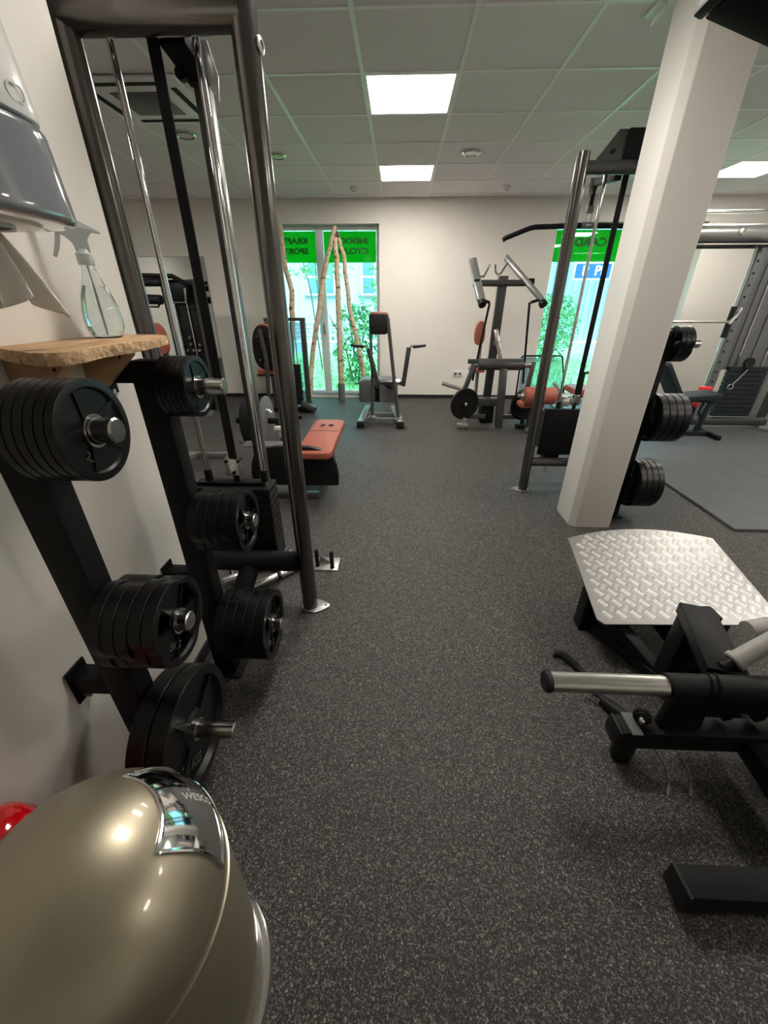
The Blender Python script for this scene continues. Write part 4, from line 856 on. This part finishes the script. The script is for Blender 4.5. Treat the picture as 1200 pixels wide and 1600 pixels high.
MB().bar((3.60, 4.90, 1.19), (3.70, 4.92, 1.34), .03, .03).bar((3.62, 4.90, 1.19), (3.67, 4.9, 1.29), .02, .02).build('safety_hook', CHR, cm, bevel=.004)
MB().cbox((3.62, 4.90, .50), (.13, .06, .05)).cbox((3.56, 4.90, .45), (.10, .05, .035)).build('red_stop', REDP, cm, bevel=.008)
MB().lathe([(.02, 0), (.035, .008), (.035, .03), (.02, .036)], (3.53, 4.86, .33), (0, -1, 0), n=20).build('red_knob', REDP, cm)
MB().box((3.49, 4.86, .02), (3.57, 4.93, .40)).build('short_post', BLK, cm, bevel=.006)
bl = thing('smith_barbell', (3.1, 4.93, 1.21), 'thin steel barbell held in the crossover machine behind the column', 'barbell')
MB().cyl((2.5, 4.90, 1.21), (3.59, 4.90, 1.21), .0125, 16).build('bar', STEEL, bl)
MB().cyl((2.62, 4.90, 1.21), (2.75, 4.90, 1.21), .024, 16).build('sleeve', CHR, bl)
bc = thing('adjustable_bench', (3.2, 4.75, .02), 'blue-black adjustable bench with a raised back on the grey mat', 'bench')
bp_ = MB().prism(rrect(.46, .27, .03), (0, 0, 0), (1, 0, 0), (0, 1, 0), (0, 0, .06)); rm_ = Matrix.Rotation(math.radians(54), 3, 'Y')
bp_.v = [rm_ @ p + Vector((2.96, 4.62, .62)) for p in bp_.v]; bp_.build('back_pad', BLUEG, bc, bevel=.012, seg=3)
bp_ = MB().prism(rrect(.48, .27, .03), (0, 0, 0), (1, 0, 0), (0, 1, 0), (0, 0, .06)); rm_ = Matrix.Rotation(math.radians(-5), 3, 'Y')
bp_.v = [rm_ @ p + Vector((3.31, 4.62, .44)) for p in bp_.v]; bp_.build('seat_pad', BLUEG, bc, bevel=.012, seg=3)
MB().bar((3.12, 4.62, .44), (3.60, 4.62, .42), .05, .05).bar((3.15, 4.62, .42), (3.20, 4.62, .06), .06, .05).bar((3.52, 4.62, .40), (3.48, 4.62, .06), .05, .05).bar((3.0, 4.62, .05), (3.62, 4.62, .05), .06, .05).build('frame', BLUEG, bc, bevel=.006)
for x in (3.62, 3.0): MB().bar((x, 4.42, .046), (x, 4.82, .046), .05, .05).build('cross_foot', BLK, bc, bevel=.006)
MB().tube([(3.44, 4.60, .42), (3.42, 4.60, .30), (3.48, 4.60, .22)], .012, 10).build('height_lever', SHELL, bc)

# ------------------------------------------------------------------ foreground right: belt squat machine with checker plate platform
fm = thing('belt_squat_machine', (1.2, 1.1, 0), 'black steel floor machine with a checker-plate platform and steel sleeve in the right foreground', 'exercise machine')
A = Vector((.858, 1.262, .20)); B = Vector((1.645, 1.285, .20)); Cc = Vector((1.665, 1.815, .30)); D = Vector((.905, 1.79, .30))
def pl(u, v): return (A*(1-u)+B*u)*(1-v)+(D*(1-u)+Cc*u)*v
nrm = (B-A).cross(D-A).normalized()
def bulge(u): return 1+.135*(1-(2*u-1)**2)
NU = 24; corners = []
for k in range(NU+1): u = k/NU; corners.append((u, bulge(u)))
out = [(.03, 0), (.97, 0), (1, .05)]+[(u, v) for u, v in reversed(corners)]+[(0, .05)]
pts = [pl(u, v) for u, v in out]
n = len(pts); q = pts+[p-nrm*.006 for p in pts]
MB().add(q, [tuple(range(n)), tuple(reversed(range(n, 2*n)))]+[(i, (i+1) % n, n+(i+1) % n, n+i) for i in range(n)]).build('checker_plate', ALU, fm, bevel=.0015, seg=1)
ribs = MB(); ex = (B-A).normalized(); ey = nrm.cross(ex); W_ = (B-A).length; H_ = (D-A).length
cell = .0425
for i in range(-30, 40):
    for j in range(-30, 40):
        cxx = (i-j)*cell*.72+.02; cyy = (i+j)*cell*.72+.02
        u = cxx/W_; v = cyy/H_
        if not (0.03 < u < .97 and .04 < v < bulge(u)-.04): continue
        horiz = i % 2 == 0 if j % 2 == 0 else i % 2 == 1
        d1 = (ex*math.cos(.62)+ey*math.sin(.62)) if (i+j) % 2 else (ex*math.cos(-.62)+ey*math.sin(-.62)); d2 = nrm.cross(d1)
        P0 = pl(u, v)
        for k in range(5):
            c = P0+d2*(k-2)*.0086; L = .0165; wd = .0026
            ribs.add([c-d1*L, c+d2*wd, c+d1*L, c-d2*wd, c-d1*L*.7+nrm*.0012, c+d1*L*.7+nrm*.0012], [(0, 3, 4), (0, 4, 1), (1, 4, 5), (3, 5, 4), (1, 5, 2), (2, 5, 3)])
ribs.build('tread_ribs', ALUB, fm, kind='stuff', sharp=80)
MB().box((.885, 1.43, 0), (.965, 1.50, .222)).build('platform_leg', BLK, fm, bevel=.004)
MB().box((1.50, 1.43, 0), (1.58, 1.50, .222)).build('platform_leg', BLK, fm, bevel=.004)
MB().box((.965, 1.44, .14), (1.50, 1.49, .222)).build('platform_cross_beam', BLK, fm, bevel=.004)
MB().bar((1.20, .86, .14), (1.20, 1.75, .14), .08, .07).build('spine_beam', BLK, fm, bevel=.004)
MB().bar((.955, 1.34, .165), (1.09, 1.10, .05), .055, .05).build('diagonal_strut', BLK, fm, bevel=.004)
MB().bar((.95, 1.42, .04), (1.15, .88, .08), .05, .05).build('diagonal_strut', BLK, fm, bevel=.004)
MB().prism([(0, 0), (.108, 0), (.108, .065), (0, .065)], (1.043, 1.075, .06), (1, .02, 0), (0, 1, 0), (0, 0, .357)).build('pivot_post', BLK, fm, bevel=.004)
MB().bar((1.098, 1.14, .398), (1.0, .84, .398), .108, .045).build('top_arm', BLK, fm, bevel=.004)
sl = MB().cyl((.452, .79, .42), (.785, .79, .417), .0285, 36).build('weight_sleeve', STEEL, fm)
MB().lathe([(.0265, 0), (.031, .004), (.031, .016), (.0285, .020)], (.436, .79, .42), (1, 0, 0), n=32).build('sleeve_end_cap', SHELL, sl)
MB().lathe([(.030, 0), (.0335, .003), (.0335, .50), (.0335, 1.1)], (.782, .79, .42), (1, 0, 0), n=36).build('pivot_tube', BLK, fm)
for x in (.895, .915): MB().lathe([(.0335, 0), (.0385, .001), (.0385, .007), (.0335, .008)], (x, .79, .42), (1, -.25, 0), n=32).build('clamp_ring', BLK, fm)
MB().box((.93, .83, .245), (1.9, .89, .315)).build('lower_cross_bar', BLK, fm, bevel=.004)
MB().box((.742, .80, .095), (1.9, .87, .175)).build('base_cross_beam', BLK, fm, bevel=.005)
MB().prism([(0, 0), (.012, .0), (.018, .04), (.012, .084), (0, .084)], (.742, .798, .093), (-1, 0, 0), (0, 0, 1), (0, .074, 0)).build('beam_end_cap', SHELL, fm, bevel=.004)
MB().box((.765, .796, .172), (.80, .874, .178)).build('label_plate', GREYP, fm, bevel=.001)
MB().prism([(.86, .175), (.99, .175), (.97, .40), (.86, .40)], (0, .82, 0), (1, 0, 0), (0, 0, 1), (0, .03, 0)).build('side_gusset', BLK, fm, bevel=.004)
bb = MB().lathe([(.026, 0), (.026, .012), (.021, .016), (.021, .022), (.015, .026)], (.812, .845, .205), (-.55, -.8, .25), n=24).build('pivot_washer', BLK, fm)
MB().lathe([(.011, .026), (.009, .036), (.004, .039)], (.812, .845, .205), (-.55, -.8, .25), n=16).build('bolt_head', CHR, bb)
for x in (.79, 1.6): MB().lathe([(.028, 0), (.034, .01), (.034, .07), (.02, .095)], (x, .835, 0), n=20).build('rubber_foot', SHELL, fm)
MB().bar((1.165, .80, .125), (1.165, .50, .09), .075, .07).build('front_spine', BLK, fm, bevel=.004)
MB().bar((1.30, .80, .125), (1.42, .50, .09), .055, .06).build('front_spine', BLK, fm, bevel=.004)
for x in (1.06, 1.16): MB().prism([(0, 0), (.05, 0), (.04, -.05), (.015, -.06)], (x, .845, .245), (1, 0, 0), (0, 0, 1), (0, .03, 0)).build('lug', BLK, fm, bevel=.002)
MB().box((.735, .425, .035), (1.9, .495, .112)).build('front_cross_foot', BLK, fm, bevel=.005)
MB().box((.728, .423, .033), (.738, .497, .114)).build('foot_end_cap', SHELL, fm, bevel=.003)
MB().box((.755, .43, 0), (.84, .49, .035)).build('rubber_pad', SHELL, fm, bevel=.006)
g0 = Vector((1.035, .87, .445)); g1 = Vector((1.19, .90, .555)); dg = (g1-g0).normalized()
gr = MB().cyl(g0, g1, .026, 28).build('grip_roller', GRIP, fm)
MB().lathe([(.026, -.018), (.031, -.014), (.031, -.002), (.026, 0)], g0, dg, n=28).build('roller_collar', GRIP, gr)
MB().lathe([(.026, 0), (.031, .002), (.031, .018), (.02, .03)], g1, dg, n=28).build('roller_collar', GRIP, gr)
MB().cyl(g0-dg*.05, g0, .018, 16).build('roller_stub', BLK, gr)
MB().cyl((1.185, 1.02, .42), (1.45, 1.06, .45), .030, 24).build('rear_roller', GRIP, fm)
MB().box((1.30, .77, .02), (1.38, .85, 1.56)).build('tall_post', BLK, fm, bevel=.004)
MB().bar((.425, .80, 1.765), (1.34, .81, 1.50), .05, .05).build('overhead_arm', BLK, fm, bevel=.004)
MB().bar((.41, .80, 1.77), (.425, .80, 1.765), .054, .054).build('arm_end_plug', SHELL, fm, bevel=.004)
# strap with buckle
st = thing('belt_strap', (.8, 1.1, 0), 'black nylon strap with a chrome buckle lying on the floor under the steel sleeve', 'strap')
P = [(.705, 1.262, .025), (.735, 1.25, .030), (.775, 1.21, .018), (.80, 1.16, .010), (.815, 1.10, .012), (.815, 1.04, .02), (.84, .98, .04), (.86, .93, .06)]
P2 = []
for i in range(len(P)-1):
    for k in range(4): P2.append(Vector(P[i]).lerp(Vector(P[i+1]), k/4))
vs = []
for i, p in enumerate(P2):
    d = (P2[min(i+1, len(P2)-1)]-P2[max(i-1, 0)]); s_ = Vector((-d.y, d.x, 0)).normalized()
    for a in (-1, 1): vs.append(p+s_*.013*a+Vector((0, 0, .012*a)))
o = MB().add(vs, [(2*i, 2*i+1, 2*i+3, 2*i+2) for i in range(len(P2)-1)]).build('webbing', BLK2, st); m_ = o.modifiers.new('thickness', 'SOLIDIFY'); m_.thickness = .003
MB().tube([(.762, 1.065, .012), (.800, 1.030, .014), (.806, 1.038, .018), (.768, 1.075, .016), (.762, 1.065, .012)], .0032, 8).build('buckle', CHR, st)
MB().prism([(.80, 1.09), (.86, 1.05), (.93, .95), (.90, .92), (.82, .99)], (0, 0, .004), (1, 0, 0), (0, 1, 0), (0, 0, .008)).build('leather_pad', BLK2, st, bevel=.003)

for x0 in (.86, .93): MB().tube([(x0, .80, .10), (x0+.03, .765, .055), (x0+.035, .735, .015), (x0+.02, .71, .006)], .004, 8).build('loose_cable', GREYP, fm)
cb = thing('ceiling_bracket', (1.235, 2.86, 2.64), 'small white metal bracket on the ceiling just left of the column top', 'bracket')
MB().box((1.228, 2.80, 2.612), (1.234, 2.92, 2.648)).build('hanging_plate', GRID, cb)
MB().box((1.190, 2.80, 2.642), (1.234, 2.92, 2.648)).build('fixing_plate', GRID, cb)
